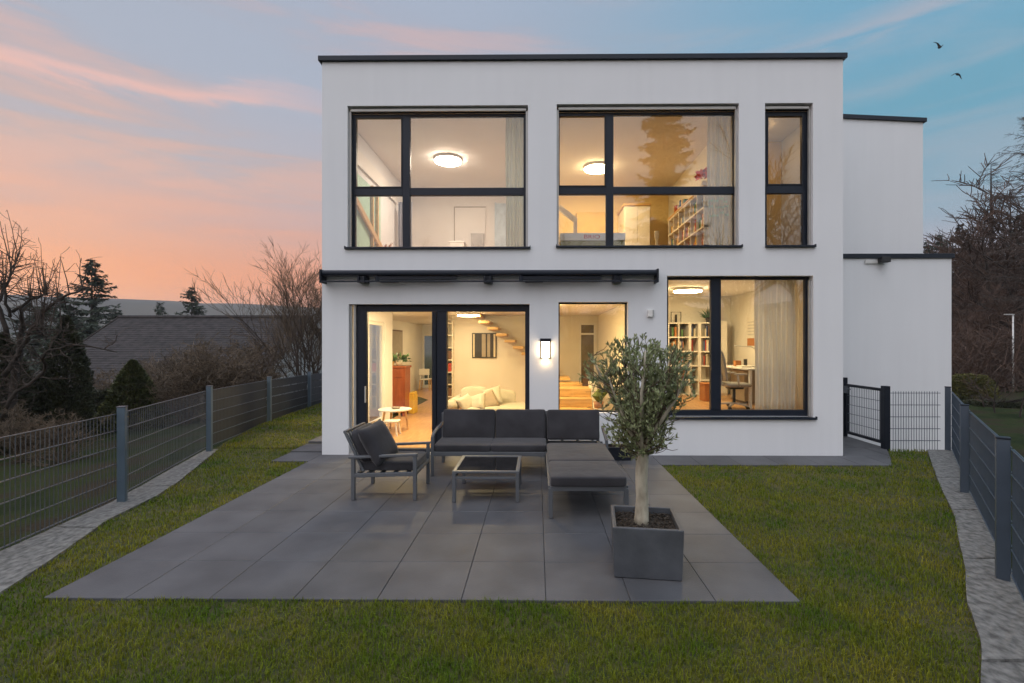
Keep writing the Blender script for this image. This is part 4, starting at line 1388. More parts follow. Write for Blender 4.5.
def bookcase(name, label, x0, y0, cols, cw, ang=0.0, dep=.34):
    o = thing(name, label, 'bookcase', (x0, y0, bz0))
    wtot = cols * cw
    mt = Matrix.Translation((x0, y0, 0)) @ RZ(ang)
    mb = MB()
    mb.box(0, .03, 0, dep, bz0 + .002, bz1, mt).box(wtot - .03, wtot, 0, dep, bz0 + .002, bz1, mt)
    for k in range(6):
        z = bz0 + .002 + k * ch
        mb.box(.03, wtot - .03, .001, dep - .001, z, z + .03 if k < 5 else bz1 - .0005, mt)
    for c in range(1, cols):
        for k in range(5):
            mb.box(c * cw - .012, c * cw + .012, .002, dep - .002, bz0 + k * ch + .032, bz0 + (k + 1) * ch + .002, mt)
    mb.build('shelf_board', M['shelf'], o)
    MB().box(.031, wtot - .031, dep - .015, dep - .003, bz0 + .033, bz1 - .03, mt).build('back_panel', M['shelf_back'], o)
    return mt


rowname = ['bottom', 'second lowest', 'middle', 'second highest', 'top']
X1 = px(668, 11.7)
units = [(X1, 11.7, 2, (px(690, 11.7) - X1) / 2, 0.0, 'left'), (px(690, 11.7) + .002, 11.7, 1, px(699.5, 11.7) - px(690, 11.7), 0.0, 'centre')]
bc1 = bookcase('bookcase', 'wide cream bookcase at the left of the study wall', X1, 11.7, 2, units[0][3])
bc2 = bookcase('bookcase', 'single column cream bookcase in the middle of the study wall', units[1][0], 11.7, 1, units[1][3])
X3 = px(699.6, 11.7)
bc3 = bookcase('bookcase', 'angled cream bookcase in the corner of the study', X3 + .003, 11.70, 1, .42, R(-42), .30)
cols6 = ['red', 'orange', 'brown', 'blue', 'green', 'cream', 'dark']
word = dict(red='red', orange='orange', brown='brown', blue='blue', green='green', cream='cream', dark='black')
rb = random.Random(5)
for (mt, width, plan, unit) in ((bc1, units[0][3] * 2, {4: (.06, .95), 3: (.1, .9), 2: (.45, .8), 1: (.5, .9), 0: (.1, .5)}, 'wide'),
                               (bc2, units[1][3], {4: (.1, .85), 3: (.15, .6), 1: (.2, .5)}, 'middle'), (bc3, .42, {4: (.2, .9), 3: (.1, .85), 2: (.1, .5), 0: (.2, .6)}, 'angled')):
    for k, (a, b) in plan.items():
        x = .04 + a * (width - .08)
        while x < .04 + b * (width - .08) - .05:
            bw = rb.uniform(.022, .05)
            bh = rb.uniform(.17, .27)
            c = rb.choice(cols6)
            mid_ = width / 2
            if unit == 'wide' and abs(x + bw / 2 - mid_) < .045: x += .03; continue
            z = bz0 + k * ch + .034
            bk = MB().box(x, x + bw - .002, .05, .22, z, z + bh, mt).build('book', M['b_' + c])
            tag(bk, f'{word[c]} book in the {rowname[k]} row of the {unit} study bookcase', 'book', f'{word[c]} books in the {rowname[k]} row of the {unit} study bookcase')
            x += bw + (rb.uniform(0, .05) if rb.random() < .15 else 0)
# things on top of the bookcases
cc = (px(676, 11.85), 11.85, bz1 + .001)
tag(MB().tube([(cc[0] - .12, cc[1], cc[2]), (cc[0] - .12, cc[1], cc[2] + .26), (cc[0] + .12, cc[1], cc[2] + .26), (cc[0] + .12, cc[1], cc[2]), (cc[0] - .12, cc[1], cc[2] + .012)], .012, 6).tube([(cc[0], cc[1], cc[2]), (cc[0], cc[1], cc[2] + .2)], .03, 8).build('lantern', M['b_dark']), 'open wire lantern on top of the wide study bookcase', 'lantern')
cc = (px(708, 11.75), 11.72, bz1 + .001)
o = thing('potted_plant', 'spiky plant in a dark pot on the angled study bookcase', 'plant', cc)
MB().lathe([(0.001, 0), (.05, 0), (.07, .12), (.0012, .11)], cc, 16).build('pot', M['b_dark'], o, smooth=True)
k = 60
D = np.stack([nrg.normal(0, .6, k), nrg.normal(0, .6, k), nrg.uniform(.3, 1, k)], 1)
MB().leaves(np.repeat([np.array(cc) + (0, 0, .1)], k, 0), D, nrg.normal(0, 1, (k, 3)), nrg.uniform(.15, .36, k), .03).build('foliage', M['leaf_green'], o)
# tall white cabinet in the study corner
tag(MB().box(px(719, 11.6), px(727.5, 11.6), 11.6, 12.04, SF, pz(321, 11.6)).box(px(719.5, 11.6), px(727, 11.6), 11.58, 11.599, SF + .05, pz(322, 11.6)).build('tall_cabinet', M['shelf'], bevel=.006), 'narrow tall cream cabinet beside the study window mullion', 'cabinet')
# calendar on right wall
xw = XR - .141
o = thing('wall_calendar', 'tall wall calendar with an orange picture above the desk', 'calendar', (xw, 10.85, 1.75))
MB().box(xw - .012, xw - .001, 10.62, 11.12, 1.74, 2.42).build('sheet', M['paper'], o)
MB().box(xw - .0145, xw - .0125, 10.66, 11.08, 1.78, 1.95).build('picture_area', M['b_orange'], o)
mb = MB()
for r_ in range(5):
    for c_ in range(6):
        mb.box(xw - .0142, xw - .0125, 10.68 + c_ * .066, 10.72 + c_ * .066, 2.02 + r_ * .07, 2.05 + r_ * .07)
mb.build('date_grid', M['chair_plastic'], o)
# desk
o = thing('desk', 'pale desk along the right wall of the study', 'desk', (4.4, 9.9, SF))
dz = SF + .74
MB().box(4.02, 4.78, 9.2, 10.9, dz, dz + .03).build('desk_top', M['white_lacquer'], o, bevel=.006)
for x in (4.1, 4.7):
    for y in (9.27, 10.83):
        MB().box(x - .025, x + .025, y - .025, y + .025, SF, dz - .001).build('leg', M['white_lacquer'], o)
MB().box(4.3, 4.76, 10.0, 10.7, SF + .05, dz - .05).build('drawer_unit', M['shelf_back'], o, bevel=.005)
for i, (x, y, w1, d1, h1, m_, lab) in enumerate(((4.12, 9.7, .2, .28, .03, 'paper', 'stack of paper on the study desk'), (4.2, 10.2, .12, .12, .12, 'b_orange', 'small orange box on the study desk'), (4.3, 9.95, .07, .07, .16, 'b_dark', 'dark pen pot on the study desk'))):
    if i == 2:
        b = MB().lathe([(0.001, .001), (w1 / 2, .001), (w1 / 2, h1), (w1 / 2 - .006, h1), (.0012, .02)], (x, y, dz + .03), 14).build('pen_pot', M[m_])
    else:
        b = MB().box(x, x + w1, y, y + d1, dz + .031, dz + .031 + h1).build(('paper_stack', 'storage_box')[i], M[m_], bevel=.004)
    tag(b, lab, ('paper', 'box', 'pen pot')[i])
o = thing('desk_lamp', 'thin pale desk lamp bending over the study desk', 'lamp', (4.5, 9.9, dz + .03))
MB().lathe([(0.001, .001), (.08, .001), (.08, .02), (.0012, .022)], (4.5, 9.9, dz + .03), 18).build('base', M['chair_plastic'], o)
MB().tube([(4.5, 9.9, dz + .04), (4.5, 9.9, dz + .38), (4.42, 9.95, dz + .45), (4.1, 10.05, dz + .47)], .01, 8).build('arm', M['chair_plastic'], o, smooth=True)
# office chair
hx, hy = px(734, 9.3), 9.3
o = thing('office_chair', 'grey mesh office chair with star base at the study desk', 'chair', (hx, hy, SF))
for a in range(5):
    th = a * 2 * math.pi / 5 + .3
    b = MB().bar((hx, hy, SF + .11), (hx + .29 * math.cos(th), hy + .29 * math.sin(th), SF + .075), .045, .03).build('base_spoke', M['chair_plastic'], o, bevel=.006)
    MB().tube([(hx + .29 * math.cos(th), hy + .29 * math.sin(th) - .02, SF + .031), (hx + .29 * math.cos(th), hy + .29 * math.sin(th) + .02, SF + .031)], .03, 12).build('castor', M['black'], b)
MB().tube([(hx, hy, SF + .09), (hx, hy, SF + .4)], .028, 12).build('gas_column', M['black'], o, smooth=True)
MB().squad((hx + .03, hy, SF + .46), (.48, .48, .09), .3).build('seat', M['grey_mesh'], o, smooth=True)
MB().box(hx - .12, hx + .14, hy - .12, hy + .12, SF + .38, SF + .42).build('mechanism', M['black'], o, bevel=.01)
MB().squad((hx - .25, hy, SF + .83), (.05, .44, .62), .3, mtx=RY(R(-10))).build('backrest', M['grey_mesh'], o, smooth=True)
MB().tube([(hx - .1, hy, SF + .42), (hx - .24, hy, SF + .46), (hx - .27, hy, SF + .7)], .025, 8).build('back_support', M['chair_plastic'], o, smooth=True)
for s_ in (-1, 1):
    MB().tube([(hx + .02, hy + .22 * s_, SF + .44), (hx - .02, hy + .27 * s_, SF + .48), (hx - .04, hy + .27 * s_, SF + .66)], .018, 8).squad((hx + .02, hy + .27 * s_, SF + .675), (.26, .07, .035), .4).build('armrest', M['chair_plastic'], o, smooth=True)
tag(MB().box(3.62, 3.85, 10.4, 10.75, SF, SF + .36).box(3.61, 3.86, 10.39, 10.76, SF + .361, SF + .39).build('storage_box', M['b_orange'], bevel=.01), 'orange storage box on the study floor behind the office chair', 'box')


def curtain(name, label, x0, x1, y, z0, z1, m_, pleats, amp=.035, rgs=1):
    r2 = random.Random(rgs)
    n = pleats * 10
    ph = [r2.uniform(-.6, .6) for _ in range(n + 1)]
    rows = []
    for j, z in enumerate(np.linspace(z0, z1, 10)):
        fl = 1 - .35 * j / 9
        rows += [(x0 + (x1 - x0) * i / n + .01 * math.sin(j * .7 + i * .13), y + fl * amp * math.sin(i / 10 * 2 * math.pi + .5 * math.sin(i * .21) + .15 * j * math.sin(i * .05)) + .012 * math.sin(i * .37), z) for i in range(n + 1)]
    n1 = n + 1
    ob = MB().add(rows, np.array([(j * n1 + i, j * n1 + i + 1, (j + 1) * n1 + i + 1, (j + 1) * n1 + i) for j in range(9) for i in range(n)])).build(name, m_, smooth=True)
    so = ob.modifiers.new('thickness', 'SOLIDIFY')
    so.thickness = .002
    return tag(ob, label, 'curtain')


curtain('curtain', 'sheer beige floor length curtain in the right half of the study window', px(755, 8.3), px(795, 8.3), 8.30, SF + .01, ZS - .03, sheer_mat('sheer_beige', (.92, .89, .83), .22), 9, .04)
curtain('curtain', 'second sheer beige curtain panel at the right edge of the study window', px(791, 8.4), px(806, 8.4), 8.40, SF + .01, ZS - .03, sheer_mat('sheer_beige_thin', (.82, .74, .62), .4), 4, .03, 2)
curtain('curtain', 'pale mint sheer curtain at the right edge of the left upper window', px(506, 8.4), px(528, 8.4), 8.40, ZU + .01, ZC - .03, sheer_mat('sheer_mint', (.74, .78, .68), .35), 6, .03, 3)
curtain('curtain', 'white lace curtain at the right edge of the yellow upper room window', px(707.5, 8.4), px(736, 8.4), 8.40, ZU + .01, ZC - .03, sheer_mat('sheer_lace', (.82, .82, .78), .38), 7, .025, 4)

# ---- upper left room
o = thing('room_door', 'flush white door in the back wall of the left upper room', 'door', (px(470, UB), UB, ZU))
d0_, d1_, dzt = px(455, UB - .02), px(485.5, UB - .02), pz(207.5, UB - .02)
MB().box(d0_, d1_, UB - .03, UB - .002, ZU + .001, dzt).build('door_leaf', M['room_white'], o)
MB().box(d0_ - .03, d0_ - .001, UB - .02, UB - .002, ZU + .001, dzt + .03).box(d0_ - .001, d1_, UB - .02, UB - .002, dzt + .001, dzt + .03).build('door_shadow_strip', M['shelf_back'], o)  # dark strips paint the shadow line at the door leaf's side and top
tag(MB().box(px(471, UB - .1), px(483.5, UB - .1), UB - .1, UB - .06, ZU, pz(234, UB - .1)).box(px(471, UB - .1) - .015, px(483.5, UB - .1) + .015, UB - .105, UB - .055, pz(234, UB - .1) + .001, pz(234, UB - .1) + .02).build('board', M['chair_plastic']), 'grey board leaning in front of the white door upstairs', 'board')
tag(MB().box(px(496, UB - .05), px(506, UB - .05), UB - .06, UB - .02, ZU, pz(204, UB)).box(px(494.8, UB - .05), px(495.9, UB - .05), UB - .07, UB - .01, ZU, pz(203, UB)).build('wall_panel', mat('pale_blue_panel', (.55, .66, .74), .5)), 'pale blue upright panel right of the upstairs door', 'panel')
xw = XL + .122
o = thing('loft_bed', 'mint green loft bed side with a slanted wooden rail in the left upper room', 'bed', (xw + .2, 10.0, ZU))
MB().box(xw, xw + .02, 8.6, 10.4, ZU, 5.05).build('side_panel', M['green_panel'], o)
MB().bar((xw + .07, 8.6, 4.58), (xw + .07, 11.3, 3.45), .05, .13).build('rail', M['oak'], o, bevel=.006)
for yy in (9.75, 10.05):
    MB().box(xw + .02, xw + .08, yy, yy + .07, ZU, 5.05).build('bed_post', M['oak'], o, bevel=.006)
tag(MB().box(xw, xw + .04, 8.5, 11.6, 5.22, 5.5).box(xw + .0405, xw + .05, 8.5, 11.6, 5.2, 5.24).build('pelmet', M['white_lacquer']), 'long white pelmet high on the left wall upstairs', 'pelmet')
curtain('curtain', 'grey blue curtain strip beside the wooden bed posts upstairs', xw + .12, xw + .45, 11.4, ZU + .01, 5.2, sheer_mat('sheer_grey', (.42, .43, .50), .1), 5, .03, 8)
cc = (px(382, 10.6), 10.6, ZU)
o = thing('plant_stand', 'white stand with a dried orange bouquet in the left upper room', 'plant', cc)
MB().lathe([(0.001, .001), (.16, .001), (.16, .42), (.2, .45), (.0012, .46)], cc, 20).build('stand', M['white_lacquer'], o)
k = 90
D = np.stack([nrg.normal(0, .5, k), nrg.normal(0, .5, k), nrg.uniform(.3, 1, k)], 1)
MB().leaves(np.array(cc) + np.array([0, 0, .45]) + D * .12, D, nrg.normal(0, 1, (k, 3)), nrg.uniform(.12, .32, k), .05).build('bouquet', M['b_orange'], o)
tag(MB().box(px(450, 11.8), px(464, 11.8), 11.75, 12.2, ZU, pz(243, 11.8)).box(px(449.4, 11.8), px(464.6, 11.8), 11.74, 12.21, pz(243, 11.8) + .001, pz(242, 11.8) + .02).build('low_chest', M['white_lacquer'], bevel=.01), 'low white chest left of the upstairs white door', 'chest')

# ---- upper yellow room
xs1 = U2X - .002
o = thing('cube_shelf', 'cream cube shelf with toys and books along the wall of the yellow room', 'shelf', (xs1 - .17, 10.2, ZU))
sz = 4.74
ya, yb2 = 8.95, 11.35
mb = MB()
nc = 6
for k in range(nc + 1):
    y = ya + (yb2 - ya) * k / nc
    mb.box(xs1 - .34, xs1 - .02, y - .012, y + .012, ZU + .031, sz - .031)
for k in range(5):
    z = ZU + (sz - .03 - ZU) * k / 4
    mb.box(xs1 - .342, xs1 - .02, ya - .012, yb2 + .012, z, z + .03)
mb.build('shelf_board', M['shelf'], o)
MB().box(xs1 - .018, xs1 - .004, ya, yb2, ZU, sz).build('back_panel', M['room'], o)
MB().box(xs1 - .36, xs1 - .003, ya - .02, yb2 + .02, sz + .001, sz + .03).build('shelf_top', M['oak'], o)
rb = random.Random(12)
seen_lab = {}
for k in range(nc):
    for lv in range(4):
        y0_ = ya + (yb2 - ya) * k / nc + .03
        w1 = (yb2 - ya) / nc - .06
        z = ZU + (sz - .03 - ZU) * lv / 4 + .032
        y = y0_
        lim = y0_ + w1 * rb.uniform(.35, .95)
        while y < lim:
            bw = rb.uniform(.03, .07)
            c = rb.choice(['red', 'orange', 'blue', 'green', 'cream', 'yellow', 'dark'])
            b = MB().box(xs1 - .30, xs1 - .1, y, y + bw - .004, z, z + rb.uniform(.14, .27)).build('book', M['b_' + c])
            w__ = dict(word, yellow='yellow')[c]
            tag(b, f'{w__} book in the {["bottom", "second", "third", "top"][lv]} row of the yellow room shelf', 'book', f'{w__} books in the {["bottom", "second", "third", "top"][lv]} row of the yellow room shelf')
            y += bw
for i in range(6):
    c = ['green', 'yellow', 'blue', 'cream', 'red', 'orange'][i]
    y = 10.35 + i * .14
    b = MB().box(xs1 - .28, xs1 - .12, y, y + .06, sz + .032, sz + .2 + .03 * (i % 3)).build('picture_book', M['b_' + c])
    tag(b, f'{c} picture book standing on top of the yellow room shelf', 'book')
cc = (xs1 - .2, 9.35, sz + .031)
o = thing('flower_vase', 'red flowers in a pale vase on top of the yellow room shelf', 'flowers', cc)
MB().lathe([(0.001, 0), (.06, 0), (.08, .12), (.05, .18), (.06, .2)], cc, 16).build('vase', M['paper'], o, smooth=True)
k = 110
D = nrg.normal(0, 1, (k, 3))
D[:, 2] = np.abs(D[:, 2])
D /= np.linalg.norm(D, axis=1)[:, None]
MB().leaves(np.array(cc) + np.array([0, 0, .28]) + D * nrg.uniform(.02, .15, k)[:, None], D, nrg.normal(0, 1, (k, 3)), .08, .07).build('blossom', mat('red_petal', (.75, .10, .02), .6, island=.4), o)
w0, w1 = px(624.5, 11.7), px(650, 11.7)
o = thing('wardrobe', 'cream wardrobe at the back of the yellow upper room', 'wardrobe', ((w0 + w1) / 2, 12.0, ZU))
wz = pz(206, 11.7)
MB().box(w0, w1, 11.7, 12.58, ZU, wz).build('carcass', M['shelf'], o, bevel=.006)
wm = (w0 + w1) / 2
for a, b in ((w0 + .01, wm - .003), (wm + .003, w1 - .01)):
    MB().box(a, b, 11.678, 11.698, ZU + .06, wz - .03).build('door', M['shelf'], o, bevel=.004)
MB().box(w0 - .03, w1 + .02, 11.67, 12.59, wz + .001, wz + .05).build('wardrobe_top', M['oak'], o)
# guitar leaning
gx_, gy_ = px(657, 11.3), 11.3
o = thing('guitar', 'pale grey guitar standing upright beside the wardrobe', 'guitar', (gx_, gy_, ZU))
zc_ = ZU
prof = [(0, .0), (.13, .02), (.19, .16), (.17, .28), (.12, .36), (.14, .45), (.13, .52), (.07, .57), (.0, .58)]
outl = [(a, b) for a, b in prof] + [(-a, b) for a, b in prof[-2:0:-1]]
kk = len(outl)
v = [(gx_ + a, gy_, zc_ + b) for a, b in outl] + [(gx_ + a, gy_ + .08, zc_ + b + .0) for a, b in outl]
MB().add(v, [np.arange(kk)[None, :], (np.arange(kk)[::-1] + kk)[None, :], np.array([(i, kk + i, kk + (i + 1) % kk, (i + 1) % kk) for i in range(kk)])]).build('body', M['grey_mesh'], o)
MB().box(gx_ - .03, gx_ + .03, gy_ + .01, gy_ + .04, zc_ + .57, zc_ + 1.02).build('neck', M['chair_plastic'], o)
MB().box(gx_ - .055, gx_ + .055, gy_ + .008, gy_ + .042, zc_ + 1.021, zc_ + 1.2).build('headstock', M['chair_plastic'], o, bevel=.02)
# toy board box with red lettering
t0, t1 = px(560, 8.75), px(625.5, 8.75)
tz0, tz1 = ZU + .001, pz(233, 8.75)
o = thing('toy_box', 'long white and olive box with red lettering behind the upper window', 'box', ((t0 + t1) / 2, 8.9, ZU))
MB().box(t0, t1, 8.75, 9.2, pz(240.5, 8.75), tz1).build('lid', M['white_lacquer'], o, bevel=.006)
MB().box(t0 + .01, t1 - .01, 8.76, 9.19, tz0, pz(240.5, 8.75) - .002).build('box', mat('olive_card', (.22, .21, .05), .6), o, bevel=.004)
cu = bpy.data.curves.new('lettering', 'FONT')
cu.body = 'BRIO'
cu.size = .10
cu.extrude = .001
cu.align_x = 'CENTER'
te0 = bpy.data.objects.new('lettering', cu)
COL.objects.link(te0)
bpy.context.view_layer.update()
tme = bpy.data.meshes.new_from_object(te0.evaluated_get(bpy.context.evaluated_depsgraph_get()))
bpy.data.objects.remove(te0)
te = bpy.data.objects.new('lettering', tme)
tme.materials.clear()
tme.materials.append(mat('red_print', (0.6, .02, .02), .5))
COL.objects.link(te)
te.parent = o
te.rotation_euler = (R(90), 0, 0)
te.location = Vector((px(592, 8.74), 8.746, pz(238.6, 8.74))) - ORG[o.name]
te.scale = (1.35, 1, 1)
# yellow back board, cream slanted frame
tag(MB().box(px(577, 12.4), px(606, 12.4), 12.5, 12.59, ZU, pz(213, 12.4)).box(px(576.5, 12.4), px(606.5, 12.4), 12.49, 12.595, pz(213, 12.4) + .001, pz(212.3, 12.4) + .02).build('headboard', mat('ochre_board', (.72, .48, .12), .6)), 'ochre yellow board with dark top edge at the back of the yellow room', 'board')
o = thing('play_tent', 'cream slanted timber frame at the left of the yellow room', 'frame', (px(566, 10.5), 10.5, ZU))
MB().bar((px(558.5, 10.5), 10.5, pz(207, 10.5)), (px(576, 10.5), 10.5, pz(221, 10.5)), .06, .12).build('beam', M['shelf'], o, bevel=.006)
MB().box(px(573.5, 10.5), px(577, 10.5), 10.44, 10.56, ZU, pz(221, 10.5)).build('upright', M['shelf'], o, bevel=.006)
# paper butterflies on the lace curtain
rb = random.Random(3)
for i in range(12):
    bxx, bzz = px(711 + (i % 4) * 5 + rb.uniform(-1, 1), 8.33), pz(201 + (i // 4) * 7 + rb.uniform(-2, 2), 8.33)
    v = [(bxx, 8.33, bzz), (bxx - .035, 8.315, bzz + .03), (bxx - .03, 8.318, bzz - .025), (bxx + .035, 8.315, bzz + .03), (bxx + .03, 8.318, bzz - .025),
         (bxx, 8.336, bzz), (bxx - .035, 8.321, bzz + .03), (bxx - .03, 8.324, bzz - .025), (bxx + .035, 8.321, bzz + .03), (bxx + .03, 8.324, bzz - .025)]
    b = MB().add(v, np.array([(0, 1, 2), (0, 4, 3), (5, 7, 6), (5, 8, 9)])).build('paper_butterfly', M['green_panel'])
    tag(b, 'small green paper butterfly hanging on the white lace curtain', 'decoration', 'paper butterflies on the lace curtain')

# ================================================================== VEGETATION
def branch_tree(seed, H, R0, nb_, spread, levels=3, up=.04, trunk_h=.25, twig_r=.006, kids=(7, 6, 5), stems=1, wob=.12, ratio=(.62, .5, .45)):
    """-> (trunk MB, twig MB) rooted at the origin"""
    rg = random.Random(seed)
    A, B = MB(), MB()

    def rec(p, d, L_, r, lv):
        n = 6 if lv < 2 else 4
        P, de = polyline(p, d, L_, n, wob * (1 if lv == 0 else 1.3), up, rg)
        re = max(twig_r * .6, r * .35)
        mbx = A if lv < 2 else B
        mbx.tube(P, np.linspace(r, re, len(P)), 7 if lv == 0 else (5 if lv == 1 else 3), cap=False)
        if lv >= levels: return
        for k in range(kids[min(lv, len(kids) - 1)]):
            f = rg.uniform(trunk_h if lv == 0 else .2, 1.0)
            i = min(len(P) - 2, int(f * (len(P) - 1)))
            q = P[i] + (P[i + 1] - P[i]) * rg.random()
            dd = P[i + 1] - P[i]
            dd = dd / np.linalg.norm(dd)
            a = rg.uniform(0, 6.283)
            lat = np.array([math.cos(a), math.sin(a), rg.uniform(-.25, .5)])
            nd = dd * (1 - spread) + lat * spread
            rr = (r + (re - r) * f) * rg.uniform(.45, .65)
            rec(q, nd, L_ * ratio[min(lv, 2)] * rg.uniform(.7, 1.15) * (1 - .35 * f if lv == 0 else 1), max(rr, twig_r), lv + 1)

    for s_ in range(stems):
        a = s_ * 6.283 / max(stems, 1) + rg.uniform(-.4, .4)
        lean = 0 if stems == 1 else rg.uniform(.08, .34)
        rec((0.05 * math.cos(a) * (stems > 1), .05 * math.sin(a) * (stems > 1), -.15), (math.cos(a) * lean, math.sin(a) * lean, 1), H * (.8 if stems > 1 else .72), R0, 0)
    return A, B


def shift(mb, loc, s=1.0):
    mb.v = [v * s + np.array(loc) for v in mb.v]
    return mb


def bare_tree(name, label, loc, seed, H, R0, group=None, cat='tree', tm='bark', wm='twig', **kw):
    o = thing(name, label, cat, loc, group)
    A, B = branch_tree(seed, H, R0, 0, **kw)
    shift(A, loc).build('trunk', M[tm], o, smooth=True)
    shift(B, loc).build('crown', M[wm], o)
    return o


def conifer(name, label, loc, seed, H, Rw, dens=1.0, needles=True, droop=.25, z0=.08, group=None, shape=.85, wm='twig', nm='needle'):
    rg = random.Random(seed)
    o = thing(name, label, 'tree', loc, group)
    A, B = MB(), MB()
    A.tube([(0, 0, -.3), (0, 0, H * .3), (rg.uniform(-.02, .02) * H * .3, 0, H * .7), (0, 0, H)], [H * .018, H * .014, H * .007, .012], 7)
    nw = int(H * (4.2 if needles else 3.2) * dens)
    LPx, LDx, LL = [], [], []
    for k in range(nw):
        f = z0 + (1 - z0) * (k + rg.random()) / nw
        z = f * H
        L0 = Rw * (1 - f) ** shape * (1.0 if f > .18 else .55 + 2.5 * f) + .12
        for b in range(rg.randint(4, 6)):
            L_ = L0 * rg.uniform(.45, 1.22)
            a = rg.uniform(0, 6.283)
            n = 6
            z = max(.02, min(.985, f + rg.uniform(-.5, .5) / nw * 2.5)) * H
            d = np.array([math.cos(a), math.sin(a), .35 * f + rg.gauss(.02, .16)])
            P = [np.array([0, 0, z])]
            for i in range(n):
                d = d + np.array([rg.gauss(0, .05), rg.gauss(0, .05), -droop * (1 - f * .6) * (.5 if i < 4 else -.9)])
                d /= np.linalg.norm(d)
                P.append(P[-1] + d * L_ / n)
            P = np.array(P)
            A.tube(P, np.linspace(max(.012, .012 * L_), .006, n + 1), 3, cap=False)
            nt_ = int(L_ * (34 if needles else 20) * dens) + 3
            for _ in range(nt_):
                tt = rg.uniform(.12, 1.0)
                i = min(n - 1, int(tt * n))
                q = P[i] + (P[i + 1] - P[i]) * (tt * n - i)
                dd = P[i + 1] - P[i]
                dd /= np.linalg.norm(dd)
                sd = np.array([-dd[1], dd[0], 0]) * rg.choice((-1, 1))
                v = dd * rg.uniform(.4, .9) + sd * rg.uniform(.3, 1) + np.array([0, 0, rg.uniform(-.95, .10)])
                if needles:
                    LPx.append(q); LDx.append(v); LL.append(rg.uniform(.18, .42) * (1.2 - .5 * tt) * min(1.8, .7 + .05 * H))
                else:
                    e = q + v / np.linalg.norm(v) * rg.uniform(.15, .5) * (1.2 - .5 * tt) * (.6 + .03 * H)
                    B.tube([q, (q + e) / 2 + np.array([0, 0, -.02]), e], [.008, .007, .006], 3, cap=False)
    if needles:
        LPx, LDx, LL = np.array(LPx), np.array(LDx), np.array(LL)
        nn = nrg.normal(0, .35, LPx.shape) + np.array([0, 0, 1])
        B.leaves(LPx, LDx, nn, LL, LL * nrg.uniform(.28, .5, len(LL)))
    shift(A, loc).build('trunk', M['bark'], o)
    shift(B, loc).build('crown', M[nm] if needles else M[wm], o)
    return o


def clipped(name, label, loc, H, W, seed, n, m_, prof, size=.07, cat='shrub', lump=.12, group=None):
    """dense evergreen: leaf sprays through a crown volume given by prof(f)->relative radius"""
    g = np.random.default_rng(seed)
    o = thing(name, label, cat, loc, group)
    f = g.uniform(0.0, 1, n) ** .9
    a = g.uniform(0, 6.283, n)
    r = np.sqrt(g.uniform(.25, 1, n))
    rr = np.array([prof(q) for q in f]) * W / 2
    lumps = np.array([1 + lump * 2 * noise.noise(Vector((math.cos(t_) * 2.2 + seed, math.sin(t_) * 2.2, q * H * 2.6))) + lump * noise.noise(Vector((math.cos(t_) * 6 + seed, math.sin(t_) * 6, q * H * 7))) for t_, q in zip(a, f)])
    R_ = rr * r * lumps
    P = np.stack([np.cos(a) * R_, np.sin(a) * R_, f * H], 1)
    D = np.stack([np.cos(a), np.sin(a), g.uniform(.1, 1.6, n)], 1) + g.normal(0, .45, (n, 3))
    B = MB().leaves(P, D, g.normal(0, 1, (n, 3)), g.uniform(.6, 1.4, n) * size, g.uniform(.3, .6, n) * size)
    A = MB().tube([(0, 0, -.25), (0, 0, H * .6), (0, 0, H * .9)], [W * .06, W * .04, .01], 7)
    for k in range(40):
        z = g.uniform(.1, .85) * H
        t_ = g.uniform(0, 6.283)
        q = prof(z / H) * W / 2 * .8
        A.tube([(0, 0, z), (math.cos(t_) * q, math.sin(t_) * q, z + .35 * q)], [.012, .005], 3, cap=False)
    shift(A, loc).build('trunk', M['bark'], o)
    shift(B, loc).build('crown', M[m_], o)
    return o


def gz(x, y): return terrain_h(x, y)


def at(u, Y): return (px(u, Y), Y, gz(px(u, Y), Y))


column = lambda f: min(1, f * 9 + .55) * (1 - max(0, (f - .45) / .55) ** 1.6)
cone = lambda f: max(.0, (1 - f) ** .8) * min(1, f * 8 + .6)
dome = lambda f: math.sqrt(max(0, 1 - (f * 1.02 - .15) ** 2)) if f < .99 else .1

# left garden
def span(u, Y, ytop): l = at(u, Y); return l, pz(ytop, Y) - l[2]


l, h = span(66, 12.5, 317)
clipped('thuja', 'tall dark columnar thuja beyond the left fence', l, h, 1.02, 31, 15000, 'thuja', column, .085)
l, h = span(133, 14.5, 362)
clipped('conical_cypress', 'green cone shaped evergreen shrub beyond the left fence', l, h, 2.1, 32, 15000, 'thuja2', cone, .09, lump=.06)
l, h = span(4, 11.5, 335)
clipped('thuja', 'dark thuja cut off by the left picture edge', l, h, 1.1, 33, 11000, 'thuja', column, .085)
l, h = span(36, 12.2, 378)
clipped('evergreen_bush', 'rounded dark evergreen bush at the foot of the tall thuja', l, h, 1.6, 34, 9000, 'thuja', dome, .09)
l, h = span(92, 14.5, 392)
clipped('evergreen_bush', 'low dark bush between thuja and cone shaped shrub', l, h, 1.5, 35, 7000, 'thuja', dome, .09)
# old fruit tree with water shoots
l = at(4, 10.8)
ft = thing('fruit_tree', 'bare old fruit tree with upright shoots at the left edge', 'tree', l)
A, B = MB(), MB()
rg2 = random.Random(5)
m_ = 10.8 / FPX


def fp(u, v): return np.array([(u - 4) * m_, 0, pz(v, 10.8) - l[2]])


